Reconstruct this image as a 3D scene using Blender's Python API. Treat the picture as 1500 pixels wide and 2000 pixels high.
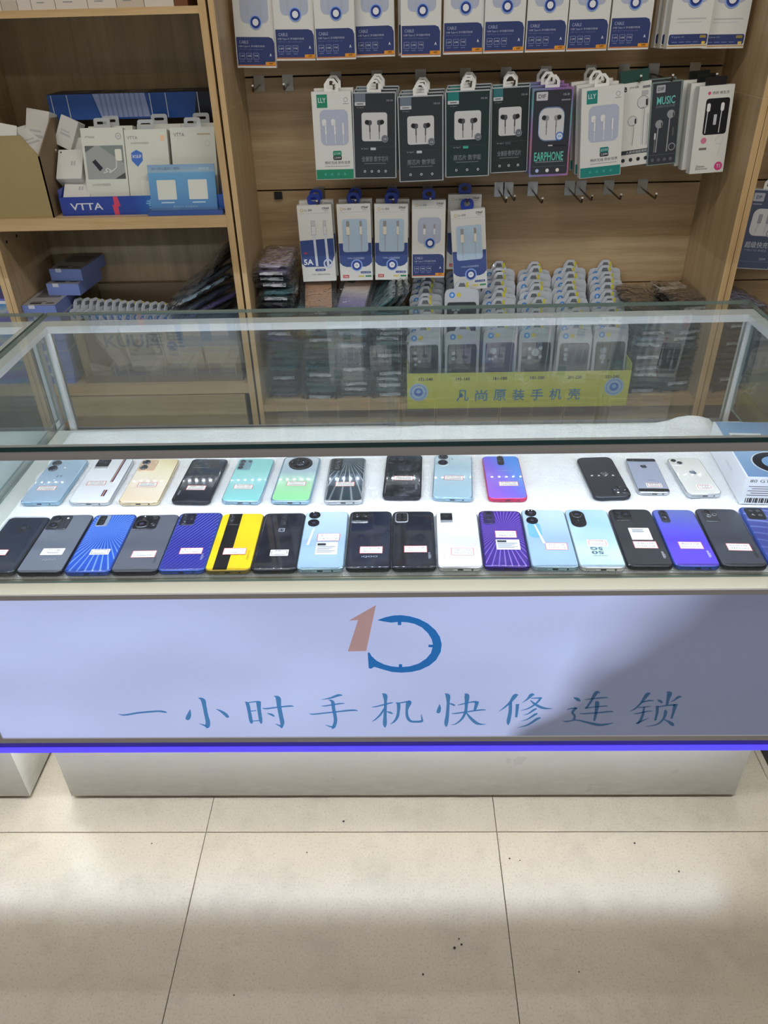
import bpy, math, random
from mathutils import Matrix, Vector, noise

for o in list(bpy.data.objects):
    bpy.data.objects.remove(o)
SC = bpy.context.scene
COL = SC.collection
rnd = random.Random(7)

# ------------------------------------------------------------------ camera
CAM_H = 1.41789
FWD = Vector((-0.02425423, 0.83012158, -0.55705466))
RGT = Vector((0.99964262, 0.0138731, -0.02285091))
UPV = Vector((0.01124096, 0.55740981, 0.8301614))
cam = bpy.data.cameras.new('camera')
cam.sensor_fit = 'HORIZONTAL'
cam.sensor_width = 36.0
cam.lens = 36.0 * 1483.4 / 1500.0
cam.clip_start = 0.05
cam_o = bpy.data.objects.new('camera', cam)
COL.objects.link(cam_o)
cm = Matrix((( RGT.x, UPV.x, -FWD.x, 0.0), (RGT.y, UPV.y, -FWD.y, 0.0), (RGT.z, UPV.z, -FWD.z, CAM_H), (0, 0, 0, 1)))
cam_o.matrix_world = cm
SC.camera = cam_o
SC.cycles.transparent_max_bounces = 40

# ------------------------------------------------------------------ world, exposure, ceiling lights
SC.view_settings.view_transform = 'Standard'
SC.view_settings.look = 'None'
SC.view_settings.gamma = 1.0
SC.view_settings.use_curve_mapping = False
SC.view_settings.exposure = 0.0
W = bpy.data.worlds.new('shop_air')
SC.world = W
W.use_nodes = True
W.node_tree.nodes['Background'].inputs[0].default_value = (1.0, 0.95, 0.88, 1)
W.node_tree.nodes['Background'].inputs[1].default_value = 0.19


def area(name, loc, target, sx, sy, power, color=(1, 1, 1)):
    l = bpy.data.lights.new(name, 'AREA')
    l.shape = 'RECTANGLE'
    l.size = sx
    l.size_y = sy
    l.energy = power
    l.color = color
    o = bpy.data.objects.new(name, l)
    COL.objects.link(o)
    o.location = loc
    d = Vector(target) - Vector(loc)
    o.rotation_euler = d.to_track_quat('-Z', 'Y').to_euler()
    return o


area('ceiling_light', (-0.9, 0.75, 2.75), (-0.9, 0.75, 0), 1.2, 0.25, 16, (1.0, 0.95, 0.87))
area('ceiling_light', (0.9, 0.75, 2.75), (0.9, 0.75, 0), 1.2, 0.25, 16, (1.0, 0.95, 0.87))
area('ceiling_light', (-0.7, -1.1, 2.75), (-0.7, -1.1, 0), 1.2, 0.25, 12, (1.0, 0.95, 0.87))
area('ceiling_light', (1.1, -1.1, 2.75), (1.1, -1.1, 0), 1.2, 0.25, 12, (1.0, 0.95, 0.87))


# ------------------------------------------------------------------ materials
def lin(c):
    return c / 12.92 if c <= 0.04045 else ((c + 0.055) / 1.055) ** 2.4


def rgb(r, g, b):
    return (lin(r / 255), lin(g / 255), lin(b / 255), 1.0)


MATS = {}


def mat(name, col, rough=0.5, metal=0.0, emit=None, es=0.0, coat=0.0, spec=0.5, alpha=1.0):
    if name in MATS:
        return MATS[name]
    m = bpy.data.materials.new(name)
    m.use_nodes = True
    p = m.node_tree.nodes['Principled BSDF']
    p.inputs['Base Color'].default_value = rgb(*col)
    p.inputs['Roughness'].default_value = rough
    p.inputs['Metallic'].default_value = metal
    p.inputs['Coat Weight'].default_value = coat
    p.inputs['Coat Roughness'].default_value = 0.05
    p.inputs['Specular IOR Level'].default_value = spec
    if emit:
        p.inputs['Emission Color'].default_value = rgb(*emit)
        p.inputs['Emission Strength'].default_value = es
    MATS[name] = m
    return m


def C_(r, g, b, rough=0.55, **k):
    return mat('paint_%d_%d_%d_%d' % (r, g, b, int(rough * 100)), (r, g, b), rough, **k)


class N:
    """small node helper"""

    def __init__(s, name):
        s.m = bpy.data.materials.new(name)
        s.m.use_nodes = True
        s.t = s.m.node_tree
        s.p = s.t.nodes['Principled BSDF']
        MATS[name] = s.m

    def node(s, typ, **k):
        n = s.t.nodes.new(typ)
        for a, b in k.items():
            setattr(n, a, b)
        return n

    def link(s, a, b):
        s.t.links.new(a, b)

    def coord(s, scale=(1, 1, 1), rot=(0, 0, 0), loc=(0, 0, 0)):
        tc = s.node('ShaderNodeTexCoord')
        mp = s.node('ShaderNodeMapping')
        mp.inputs['Scale'].default_value = scale
        mp.inputs['Rotation'].default_value = rot
        mp.inputs['Location'].default_value = loc
        s.link(tc.outputs['Object'], mp.inputs['Vector'])
        return mp.outputs['Vector']

    def noise(s, vec, scale, detail=3, rough=0.5):
        n = s.node('ShaderNodeTexNoise')
        n.inputs['Scale'].default_value = scale
        n.inputs['Detail'].default_value = detail
        n.inputs['Roughness'].default_value = rough
        s.link(vec, n.inputs['Vector'])
        return n.outputs['Fac']

    def ramp(s, fac, stops, interp='LINEAR'):
        n = s.node('ShaderNodeValToRGB')
        cr = n.color_ramp
        cr.interpolation = interp
        while len(cr.elements) > 1:
            cr.elements.remove(cr.elements[-1])
        cr.elements[0].position = stops[0][0]
        cr.elements[0].color = stops[0][1]
        for p, c in stops[1:]:
            e = cr.elements.new(p)
            e.color = c
        s.link(fac, n.inputs['Fac'])
        return n.outputs['Color']

    def math(s, op, a, b=None, clamp=False):
        n = s.node('ShaderNodeMath', operation=op, use_clamp=clamp)
        for i, v in enumerate((a, b)):
            if v is None:
                continue
            if isinstance(v, (int, float)):
                n.inputs[i].default_value = v
            else:
                s.link(v, n.inputs[i])
        return n.outputs[0]

    def sep(s, vec):
        n = s.node('ShaderNodeSeparateXYZ')
        s.link(vec, n.inputs[0])
        return n.outputs

    def mix(s, fac, a, b, blend='MIX'):
        n = s.node('ShaderNodeMix', data_type='RGBA', blend_type=blend)
        for i, v in ((0, fac), (6, a), (7, b)):
            if isinstance(v, (int, float, tuple)):
                n.inputs[i].default_value = v
            else:
                s.link(v, n.inputs[i])
        return n.outputs[2]

    def bump(s, h, strength=0.2, dist=0.002):
        n = s.node('ShaderNodeBump')
        n.inputs['Strength'].default_value = strength
        n.inputs['Distance'].default_value = dist
        s.link(h, n.inputs['Height'])
        s.link(n.outputs['Normal'], s.p.inputs['Normal'])

    def base(s, c):
        if isinstance(c, tuple):
            s.p.inputs['Base Color'].default_value = c
        else:
            s.link(c, s.p.inputs['Base Color'])
        return s

    def set(s, **k):
        for a, b in k.items():
            s.p.inputs[a.replace('_', ' ')].default_value = b
        return s


def wood(name, dark, mid, light, axis='x', rough=0.42):
    n = N(name)
    sc = {'x': (0.7, 14, 14), 'z': (14, 14, 0.7), 'y': (14, 0.7, 14)}[axis]
    v = n.coord(sc)
    f1 = n.noise(v, 2.2, 5, 0.55)
    v2 = n.coord(tuple(a * 6 for a in sc))
    f2 = n.noise(v2, 3.0, 3, 0.6)
    f = n.math('ADD', n.math('MULTIPLY', f1, 0.72), n.math('MULTIPLY', f2, 0.28))
    c = n.ramp(f, [(0.30, rgb(*dark)), (0.5, rgb(*mid)), (0.70, rgb(*light))])
    n.base(c)
    n.set(Roughness=rough)
    n.bump(f2, 0.08, 0.0006)
    return n.m


oak_x = wood('oak_horizontal_grain', (156, 130, 94), (184, 156, 118), (204, 178, 138), 'x')
oak_z = wood('oak_vertical_grain', (150, 127, 94), (176, 151, 115), (196, 172, 134), 'z')
oak_back = wood('oak_dull_back', (134, 114, 86), (158, 136, 104), (176, 153, 120), 'z', 0.5)
oak_edge = wood('oak_edge_band', (176, 142, 98), (196, 164, 118), (212, 182, 136), 'z', 0.4)
oak_edge_x = wood('oak_edge_band_horizontal', (176, 142, 98), (196, 164, 118), (212, 182, 136), 'x', 0.4)

n = N('floor_tile_beige')
v = n.coord()
f1 = n.noise(v, 5, 4, 0.6)
f2 = n.noise(v, 260, 2, 0.5)
f3 = n.noise(v, 1.6, 3, 0.5)
c = n.mix(f1, rgb(163, 152, 132), rgb(183, 172, 150))
c = n.mix(n.math('MULTIPLY', f2, 0.40), c, rgb(122, 116, 103))
c = n.mix(n.math('MULTIPLY', n.math('GREATER_THAN', f2, 0.63), 0.22), c, rgb(96, 90, 80))
f6 = n.noise(v, 8, 6, 0.7)
c = n.mix(n.math('MULTIPLY', n.math('MULTIPLY', n.math('SUBTRACT', f6, 0.5, True), 2.2, True), 0.5), c, rgb(100, 94, 83))
n.base(c)
r_ = n.math('ADD', n.math('MULTIPLY', f3, 0.08), 0.25)
n.link(r_, n.p.inputs['Roughness'])
n.bump(n.noise(v, 120, 3, 0.6), 0.12, 0.0008)
tile_m = n.m
grout_m = C_(70, 64, 56, 0.9)

n = N('plinth_cream')
v = n.coord()
f = n.noise(v, 7, 5, 0.65)
f2 = n.noise(n.coord((2, 2, 9)), 4, 4, 0.7)
c = n.mix(n.math('MULTIPLY', n.math('GREATER_THAN', f, 0.66), 0.25), rgb(200, 198, 186), rgb(150, 140, 120))
c = n.mix(n.math('MULTIPLY', f2, 0.35), c, rgb(164, 157, 141))
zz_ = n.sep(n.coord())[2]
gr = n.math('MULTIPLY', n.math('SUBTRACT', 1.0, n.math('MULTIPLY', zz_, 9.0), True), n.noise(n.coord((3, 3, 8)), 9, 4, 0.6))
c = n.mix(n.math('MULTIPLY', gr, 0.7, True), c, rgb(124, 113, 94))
n.base(c)
n.set(Roughness=0.45)
plinth_m = n.m

n = N('white_plush')
v = n.coord()
f = n.noise(v, 160, 3, 0.7)
f2 = n.noise(v, 22, 3, 0.6)
n.base(n.mix(f2, rgb(222, 226, 232), rgb(246, 247, 250)))
n.set(Roughness=0.95)
n.p.inputs['Sheen Weight'].default_value = 0.4
n.bump(n.math('ADD', f, n.math('MULTIPLY', f2, 1.5)), 0.9, 0.004)
plush_m = n.m


def glass_mat(name, tint, haze, refl=1.0, haze_col=(200, 214, 224)):
    """clear pane: see-through with Fresnel mirror and a light film of dust"""
    m = bpy.data.materials.new(name)
    m.use_nodes = True
    t = m.node_tree
    t.nodes.clear()
    out = t.nodes.new('ShaderNodeOutputMaterial')
    tr = t.nodes.new('ShaderNodeBsdfTransparent')
    tr.inputs[0].default_value = rgb(*tint)
    gl = t.nodes.new('ShaderNodeBsdfGlossy')
    gl.inputs['Roughness'].default_value = 0.01
    # thin pane: Schlick reflectance on both faces
    fr = t.nodes.new('ShaderNodeLayerWeight')
    fr.inputs['Blend'].default_value = 0.5
    pw = t.nodes.new('ShaderNodeMath')
    pw.operation = 'POWER'
    pw.inputs[1].default_value = 5.0
    t.links.new(fr.outputs['Facing'], pw.inputs[0])
    mu = t.nodes.new('ShaderNodeMath')
    mu.operation = 'MULTIPLY_ADD'
    mu.inputs[1].default_value = 0.96 * refl
    mu.inputs[2].default_value = 0.04 * refl
    t.links.new(pw.outputs[0], mu.inputs[0])
    m1 = t.nodes.new('ShaderNodeMixShader')
    t.links.new(mu.outputs[0], m1.inputs[0])
    t.links.new(tr.outputs[0], m1.inputs[1])
    t.links.new(gl.outputs[0], m1.inputs[2])
    df = t.nodes.new('ShaderNodeBsdfDiffuse')
    df.inputs[0].default_value = rgb(*haze_col)
    tl = t.nodes.new('ShaderNodeBsdfTranslucent')
    tl.inputs[0].default_value = rgb(*haze_col)
    md = t.nodes.new('ShaderNodeMixShader')
    md.inputs[0].default_value = 0.5
    t.links.new(df.outputs[0], md.inputs[1])
    t.links.new(tl.outputs[0], md.inputs[2])
    # dust is patchy
    tc = t.nodes.new('ShaderNodeTexCoord')
    nz = t.nodes.new('ShaderNodeTexNoise')
    nz.inputs['Scale'].default_value = 5
    nz.inputs['Detail'].default_value = 4
    t.links.new(tc.outputs['Object'], nz.inputs['Vector'])
    hm = t.nodes.new('ShaderNodeMath')
    hm.operation = 'MULTIPLY'
    hm.inputs[1].default_value = haze * 2
    t.links.new(nz.outputs['Fac'], hm.inputs[0])
    m2 = t.nodes.new('ShaderNodeMixShader')
    t.links.new(hm.outputs[0], m2.inputs[0])
    t.links.new(m1.outputs[0], m2.inputs[1])
    t.links.new(md.outputs[0], m2.inputs[2])
    t.links.new(m2.outputs[0], out.inputs[0])
    MATS[name] = m
    return m


glass_top_m = glass_mat('counter_glass', (249, 252, 251), 0.02, 1.0)
glass_front_m = glass_mat('front_glass', (251, 253, 253), 0.004, 0.8)
glass_back_m = glass_mat('back_glass', (248, 251, 252), 0.025, 1.0)
film_m = glass_mat('clear_plastic_film', (245, 247, 248), 0.03, 1.2)
glass_edge_m = mat('glass_edge_teal', (22, 62, 70), 0.12)
glass_edge_light_m = mat('glass_edge_pale', (116, 134, 130), 0.15)
alu_m = mat('brushed_aluminium', (224, 226, 230), 0.35, 0.1)
alu_dark_m = mat('aluminium_grey', (168, 166, 170), 0.4, 0.1)
steel_m = mat('hook_steel', (180, 178, 172), 0.25, 0.9)
rod_m = mat('hook_rod', (120, 105, 92), 0.22, 0.95)
white_m = C_(226, 226, 222, 0.5)
black_m = C_(16, 17, 20, 0.35)
lens_m = mat('lens_glass', (10, 11, 16), 0.06, 0.0, coat=1.0)
lens_ring_m = mat('lens_ring', (110, 114, 122), 0.2, 0.9)


# ------------------------------------------------------------------ mesh building
class MB:
    def __init__(s):
        s.v, s.f, s.mi, s.sm, s.mats = [], [], [], [], []

    def idx(s, m):
        if m not in s.mats:
            s.mats.append(m)
        return s.mats.index(m)

    def add(s, verts, faces, m, smooth=False, M=None):
        b = len(s.v)
        if M is not None:
            verts = [tuple(M @ Vector(p)) for p in verts]
        s.v.extend(verts)
        i = s.idx(m)
        for f in faces:
            s.f.append([b + k for k in f])
            s.mi.append(i)
            s.sm.append(smooth)
        return s

    def box(s, x0, x1, y0, y1, z0, z1, m, M=None):
        vs = [(x, y, z) for z in (z0, z1) for y in (y0, y1) for x in (x0, x1)]
        fs = [(0, 2, 3, 1), (4, 5, 7, 6), (0, 1, 5, 4), (2, 6, 7, 3), (0, 4, 6, 2), (1, 3, 7, 5)]
        return s.add(vs, fs, m, False, M)

    def loft(s, rings, m, cap0=True, cap1=True, smooth=False, M=None):
        k = len(rings[0])
        vs = [p for r in rings for p in r]
        fs = []
        for i in range(len(rings) - 1):
            for j in range(k):
                a, b = i * k + j, i * k + (j + 1) % k
                fs.append((a, b, b + k, a + k))
        s.add(vs, fs, m, smooth, M)
        if cap0:
            s.add(list(rings[0]), [tuple(range(k - 1, -1, -1))], m, False, M)
        if cap1:
            s.add(list(rings[-1]), [tuple(range(k))], m, False, M)
        return s

    def tube(s, pts, r, m, nseg=7, M=None):
        pts = [Vector(p) for p in pts]
        rings = []
        for i, p in enumerate(pts):
            d = (pts[min(i + 1, len(pts) - 1)] - pts[max(i - 1, 0)]).normalized()
            a = d.orthogonal().normalized() if i == 0 else None
            if a is None:
                a = (last - d * last.dot(d)).normalized()
            last = a
            b = d.cross(a)
            rr = r[i] if isinstance(r, (list, tuple)) else r
            rings.append([tuple(p + (a * math.cos(t) + b * math.sin(t)) * rr) for t in [2 * math.pi * q / nseg for q in range(nseg)]])
        return s.loft(rings, m, True, True, True, M)

    def build(s, name, parent=None, loc=None):
        me = bpy.data.meshes.new(name)
        me.from_pydata(s.v, [], s.f)
        for m in s.mats:
            me.materials.append(m)
        me.polygons.foreach_set('material_index', s.mi)
        me.polygons.foreach_set('use_smooth', s.sm)
        me.update()
        o = bpy.data.objects.new(name, me)
        COL.objects.link(o)
        if parent:
            o.parent = parent
        if loc:
            o.location = loc
        return o


def rrect(w, h, r, k=4, cx=0.0, cy=0.0):
    r = min(r, w / 2 - 1e-5, h / 2 - 1e-5)
    out = []
    for (sx, sy, a0) in ((1, -1, -90), (1, 1, 0), (-1, 1, 90), (-1, -1, 180)):
        for i in range(k + 1):
            a = math.radians(a0 + 90 * i / k)
            out.append((cx + sx * (w / 2 - r) + r * math.cos(a), cy + sy * (h / 2 - r) + r * math.sin(a)))
    return out


def circ(r, k=20, cx=0.0, cy=0.0, ry=None):
    ry = ry or r
    return [(cx + r * math.cos(2 * math.pi * i / k), cy + ry * math.sin(2 * math.pi * i / k)) for i in range(k)]


def slab(mb, w, l, r, z0, z1, m, bev=0.0, k=4, cx=0.0, cy=0.0, smooth=True, steps=3):
    """rounded slab lying in XY with rounded rims"""
    rings = []
    if bev > 0:
        prof = [(bev * (1 - math.sin(a)), z0 + bev * (1 - math.cos(a))) for a in [math.pi / 2 * i / steps for i in range(steps + 1)]]
        prof = prof + [(i_, z1 - (zz - z0)) for i_, zz in reversed(prof)]
    else:
        prof = [(0, z0), (0, z1)]
    for ins, z in prof:
        rings.append([(x, y, z) for x, y in rrect(w - 2 * ins, l - 2 * ins, max(r - ins, 0.0004), k, cx, cy)])
    mb.loft(rings, m, True, True, smooth and bev > 0)
    return mb


TXT = {}


def text_geo(body, bold=0.0, shear=0.0):
    key = (body, bold, shear)
    if key not in TXT:
        cu = bpy.data.curves.new('lettering', 'FONT')
        cu.body = body
        cu.size = 1.0
        cu.resolution_u = 2
        cu.offset = bold
        cu.shear = shear
        cu.fill_mode = 'FRONT'
        o = bpy.data.objects.new('lettering', cu)
        me = bpy.data.meshes.new_from_object(o)
        vs = [(v.co.x, v.co.y) for v in me.vertices]
        fs = [tuple(p.vertices) for p in me.polygons]
        bpy.data.objects.remove(o)
        bpy.data.curves.remove(cu)
        bpy.data.meshes.remove(me)
        if vs:
            x0 = min(a for a, b in vs)
            x1 = max(a for a, b in vs)
            y0 = min(b for a, b in vs)
            y1 = max(b for a, b in vs)
        else:
            x0 = y0 = 0
            x1 = y1 = 1
        TXT[key] = (vs, fs, x0, x1, y0, y1)
    return TXT[key]


class D(MB):
    """flat print: shapes in the (u, v) plane of a face, stacked in thin layers"""

    def __init__(s, plane='front', base=0.0, eps=0.00025):
        super().__init__()
        s.plane, s.base, s.eps = plane, base, eps

    def mp(s, u, v, layer):
        h = s.base + layer * s.eps
        if s.plane == 'front':
            return (u, -h, v)
        if s.plane == 'top':
            return (u, v, h)
        if s.plane == 'left':
            return (-h, -u, v)
        if s.plane == 'right':
            return (h, u, v)

    def poly(s, pts, m, layer=1):
        return s.add([s.mp(u, v, layer) for u, v in pts], [tuple(range(len(pts)))], m)

    def rect(s, u0, v0, u1, v1, m, layer=1):
        return s.poly([(u0, v0), (u1, v0), (u1, v1), (u0, v1)], m, layer)

    def rr(s, cx, cy, w, h, r, m, layer=1, k=4):
        return s.poly(rrect(w, h, r, k, cx, cy), m, layer)

    def disc(s, cx, cy, r, m, layer=1, k=20):
        return s.poly(circ(r, k, cx, cy), m, layer)

    def band(s, outer, inner, m, layer=1):
        k = len(outer)
        vs = [s.mp(u, v, layer) for u, v in outer] + [s.mp(u, v, layer) for u, v in inner]
        return s.add(vs, [(i, (i + 1) % k, k + (i + 1) % k, k + i) for i in range(k)], m)

    def ring(s, cx, cy, r0, r1, m, layer=1, k=20):
        return s.band(circ(r1, k, cx, cy), circ(r0, k, cx, cy), m, layer)

    def frame(s, cx, cy, w, h, t, r, m, layer=1):
        return s.band(rrect(w, h, r, 4, cx, cy), rrect(w - 2 * t, h - 2 * t, max(r - t, 0.0002), 4, cx, cy), m, layer)

    def line(s, pts, w, m, layer=1):
        for (a, b), (c, d) in zip(pts[:-1], pts[1:]):
            dx, dy = c - a, d - b
            L = math.hypot(dx, dy) or 1
            nx, ny = -dy / L * w / 2, dx / L * w / 2
            s.poly([(a - nx, b - ny), (c - nx, d - ny), (c + nx, d + ny), (a + nx, b + ny)], m, layer)
        return s

    def text(s, body, cx, cy, w, h, m, layer=2, bold=0.0, shear=0.0, rot=0.0):
        vs, fs, x0, x1, y0, y1 = text_geo(body, bold, shear)
        if not vs:
            return s
        kx, ky = w / max(x1 - x0, 1e-6), h / max(y1 - y0, 1e-6)
        ca, sa = math.cos(rot), math.sin(rot)
        pts = []
        for a, b in vs:
            p, q = (a - (x0 + x1) / 2) * kx, (b - (y0 + y1) / 2) * ky
            pts.append(s.mp(cx + p * ca - q * sa, cy + p * sa + q * ca, layer))
        return s.add(pts, fs, m)

    def stroke(s, pts, m, layer=1, sub=5):
        """brush stroke: smooth ribbon with a width at each point"""
        P = [Vector(p) for p in pts]
        if len(P) > 2:
            Q = []
            for i in range(len(P) - 1):
                p0, p1, p2, p3 = P[max(i - 1, 0)], P[i], P[i + 1], P[min(i + 2, len(P) - 1)]
                for j in range(sub):
                    t = j / sub
                    Q.append(0.5 * ((2 * p1) + (p2 - p0) * t + (2 * p0 - 5 * p1 + 4 * p2 - p3) * t * t + (3 * p1 - p0 - 3 * p2 + p3) * t ** 3))
            Q.append(P[-1])
            P = Q
        L, R = [], []
        for i, p in enumerate(P):
            d = P[min(i + 1, len(P) - 1)] - P[max(i - 1, 0)]
            q = math.hypot(d.x, d.y) or 1
            nx, ny = -d.y / q, d.x / q
            w = max(p.z, 0) / 2
            L.append(s.mp(p.x + nx * w, p.y + ny * w, layer))
            R.append(s.mp(p.x - nx * w, p.y - ny * w, layer))
        k = len(P)
        return s.add(L + R, [(k + i, k + i + 1, i + 1, i) for i in range(k - 1)], m)


def thing(name, label, cat, loc=(0, 0, 0), rot=(0, 0, 0), group=None):
    o = bpy.data.objects.new(name, None)
    o.empty_display_size = 0.02
    COL.objects.link(o)
    o.location = loc
    o.rotation_euler = rot
    return tag(o, label, cat, group)


def tag(o, label, cat, group=None):
    o['label'] = label
    o['category'] = cat
    if group:
        o['group'] = group
    return o


def struct(o):
    o['kind'] = 'structure'
    return o


def dup(root, loc=None, rot=None, label=None, group=None):
    r = root.copy()
    COL.objects.link(r)
    if loc is not None:
        r.location = loc
    if rot is not None:
        r.rotation_euler = rot
    if label:
        r['label'] = label
    if group:
        r['group'] = group
    for ch in list(root.children):
        c = ch.copy()
        COL.objects.link(c)
        c.parent = r
        for g in list(ch.children):
            d = g.copy()
            COL.objects.link(d)
            d.parent = c
    return r


def bx(name, x0, x1, y0, y1, z0, z1, m, parent=None):
    return MB().box(x0, x1, y0, y1, z0, z1, m).build(name, parent)



def settle(root, loc):
    """put a thing's Empty at its base while its parts stay where they were modelled"""
    root.location = loc
    for ch in root.children:
        ch.location = (-loc[0], -loc[1], -loc[2])
    return root


# ------------------------------------------------------------------ room shell
for nm in ('floor_tile_beige',):
    t_ = MATS[nm].node_tree
    g_ = t_.nodes.new('ShaderNodeNewGeometry')
    for nd in t_.nodes:
        if nd.type == 'MAPPING':
            t_.links.new(g_.outputs['Position'], nd.inputs['Vector'])
floor = struct(bx('floor', -2.3, 2.3, -1.6, 2.75, -0.05, -0.003, grout_m))
t0 = None
for i in range(7):
    for j in range(7):
        x, y = -2.214 + 0.6 * i, -1.469 + 0.6 * j
        if t0 is None:
            mb = MB()
            a, b = 0.0006, 0.5994
            mb.loft([[(a, a, -0.003), (b, a, -0.003), (b, b, -0.003), (a, b, -0.003)],
                     [(a, a, -0.0008), (b, a, -0.0008), (b, b, -0.0008), (a, b, -0.0008)],
                     [(a + .0008, a + .0008, 0), (b - .0008, a + .0008, 0), (b - .0008, b - .0008, 0), (a + .0008, b - .0008, 0)]], tile_m, False, True)
            t0 = mb.build('tile', floor, (x, y, 0))
        else:
            t = t0.copy()
            COL.objects.link(t)
            t.location = (x, y, 0)
mb = MB()
for x_, y_, r_ in ((.085, .700, .0028), (.098, .706, .0022), (.094, .716, .0016), (.027, .655, .0020), (-.107, .548, .0026), (.46, .905, .0022), (.205, .872, .0018), (.225, .868, .0014), (-.20, .885, .0016),
                   (-.13, .955, .0026), (-.52, .905, .0016), (.53, .845, .0020), (.30, .66, .0014), (-.30, .62, .0014)):
    mb.add([(x_ + r_ * math.cos(a) * (1 + .3 * math.sin(3 * a)), y_ + r_ * math.sin(a), .0006 + .0004 * (k % 2)) for k, a in enumerate([i * math.pi / 3 for i in range(6)])], [tuple(range(6))], C_(34, 30, 26, .9))
o_ = mb.build('floor_grit', floor)
o_['kind'] = 'stuff'
struct(bx('wall_back', -2.3, 2.3, 2.3, 2.4, 0, 2.8, C_(170, 165, 155, 0.8)))

# ------------------------------------------------------------------ display counter
CX0, CX1 = -0.763, 0.737
GZ = 0.878


def lit(name, col, strength, unlit):
    """backlit sheet; the tubes behind its far end have failed"""
    n = N(name)
    v = n.coord()
    o = n.sep(v)
    x, z = o[0], o[2]
    hi = n.math('SUBTRACT', z, 0.31)
    wob = n.math('MULTIPLY', n.math('SUBTRACT', n.noise(v, 5.0, 2, 0.4), 0.5), 0.16)
    edge = n.math('ADD', n.math('ADD', n.math('MULTIPLY', hi, 0.62), 0.205), wob)
    wid = n.math('ADD', n.math('MULTIPLY', hi, 0.55), 0.05)
    t = n.math('DIVIDE', n.math('SUBTRACT', x, edge), wid, False)
    t = n.math('ADD', t, 0.5, True)
    on = n.math('SUBTRACT', 1.0, n.math('SMOOTH_MIN', t, 1.0))
    glow = n.math('ADD', n.math('MULTIPLY', n.noise(n.coord((1.0, 1, 2.2)), 3.0, 1, 0.4), 0.5), 0.72)
    on = n.math('MULTIPLY', n.math('MAXIMUM', on, 0.0), glow)
    st = n.math('ADD', n.math('MULTIPLY', on, strength), unlit)
    n.base(rgb(*[int(k * 0.72) for k in col]))
    n.set(Roughness=0.35)
    n.p.inputs['Emission Color'].default_value = rgb(*col)
    n.link(st, n.p.inputs['Emission Strength'])
    return n.m


panel_m = lit('lightbox_acrylic', (194, 207, 255), 0.60, 0.05)
film_blue_m = lit('sign_film_blue', (70, 134, 196), 0.55, 0.05)
film_deep_m = lit('sign_film_deep_blue', (22, 104, 178), 0.72, 0.05)
film_pink_m = lit('sign_film_faded_pink', (196, 160, 164), 0.5, 0.04)
purple_on_m = mat('violet_diffuser_lit', (60, 50, 200), 0.3, emit=(84, 72, 255), es=1.0)
purple_shaded_m = mat('violet_diffuser_shaded', (38, 30, 140), 0.25, emit=(60, 48, 200), es=0.25)  # diffuser colour darkened for the shade under the rail
led_m = mat('led_chip_glow', (255, 255, 255), 0.4, emit=(232, 240, 255), es=400.0)
led_rear_m = mat('led_chip_rear', (255, 255, 255), 0.4, emit=(240, 245, 255), es=100.0)
under_led_m = mat('under_counter_led', (255, 255, 255), 0.4, emit=(232, 240, 255), es=58.0)
cream_m = C_(206, 204, 188, 0.4)
base_m = C_(202, 206, 200, 0.45)
carcass_m = C_(200, 198, 186, 0.5)

counter = thing('display_counter', 'glass-topped display counter with a lit blue-lettered sign front holding rows of phones', 'display counter')
bx('plinth', -0.7216, 0.6956, 1.011, 1.50, 0.010, 0.335, plinth_m, counter)
bx('plinth_foot', -0.69, 0.665, 1.022, 1.48, 0.0, 0.010, C_(40, 36, 32, 0.9), counter)
bx('carcass', CX0 + .002, CX1 - .002, 0.940, 1.56, 0.335, 0.612, carcass_m, counter)
sign = bx('light_panel', CX0 + 0.022, CX1 - 0.022, 0.9205, 0.935, 0.3085, 0.6405, panel_m, counter)
for nm, a in (('panel_frame', (CX0, CX1, 0.917, 0.940, 0.6405, 0.6500)), ('panel_frame', (CX0, CX1, 0.918, 0.940, 0.2965, 0.3085)),
              ('panel_frame', (CX0, CX0 + 0.022, 0.918, 0.940, 0.3085, 0.6405)), ('panel_frame', (CX1 - 0.022, CX1, 0.918, 0.940, 0.3085, 0.6405))):
    bx(nm, *a, alu_dark_m, counter)
bx('violet_shaded_top', CX0, CX1, 0.919, 0.932, 0.2835, 0.2965, purple_shaded_m, counter)  # top of the violet strip, rail shade painted as a darker piece
bx('violet_diffuser', CX0, CX1, 0.917, 0.932, 0.2700, 0.2835, purple_on_m, counter)
bx('under_light', CX0 + 0.03, CX1 - 0.03, 0.9590, 0.9700, 0.3215, 0.3235, under_led_m, counter)
for x in (CX0 + 0.018, CX1 - 0.024):
    bx('under_light', x, x + 0.006, 0.985, 1.49, 0.3215, 0.3235, under_led_m, counter)
bx('ledge', CX0, CX1, 0.9195, 0.975, 0.6400, 0.6505, cream_m, counter)
bx('display_board', CX0 + .004, CX1 - .004, 0.975, 1.478, 0.612, 0.651, base_m, counter)
bx('ledge_support', CX0 + .002, CX1 - .002, 0.940, 0.975, 0.612, 0.640, carcass_m, counter)
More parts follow.
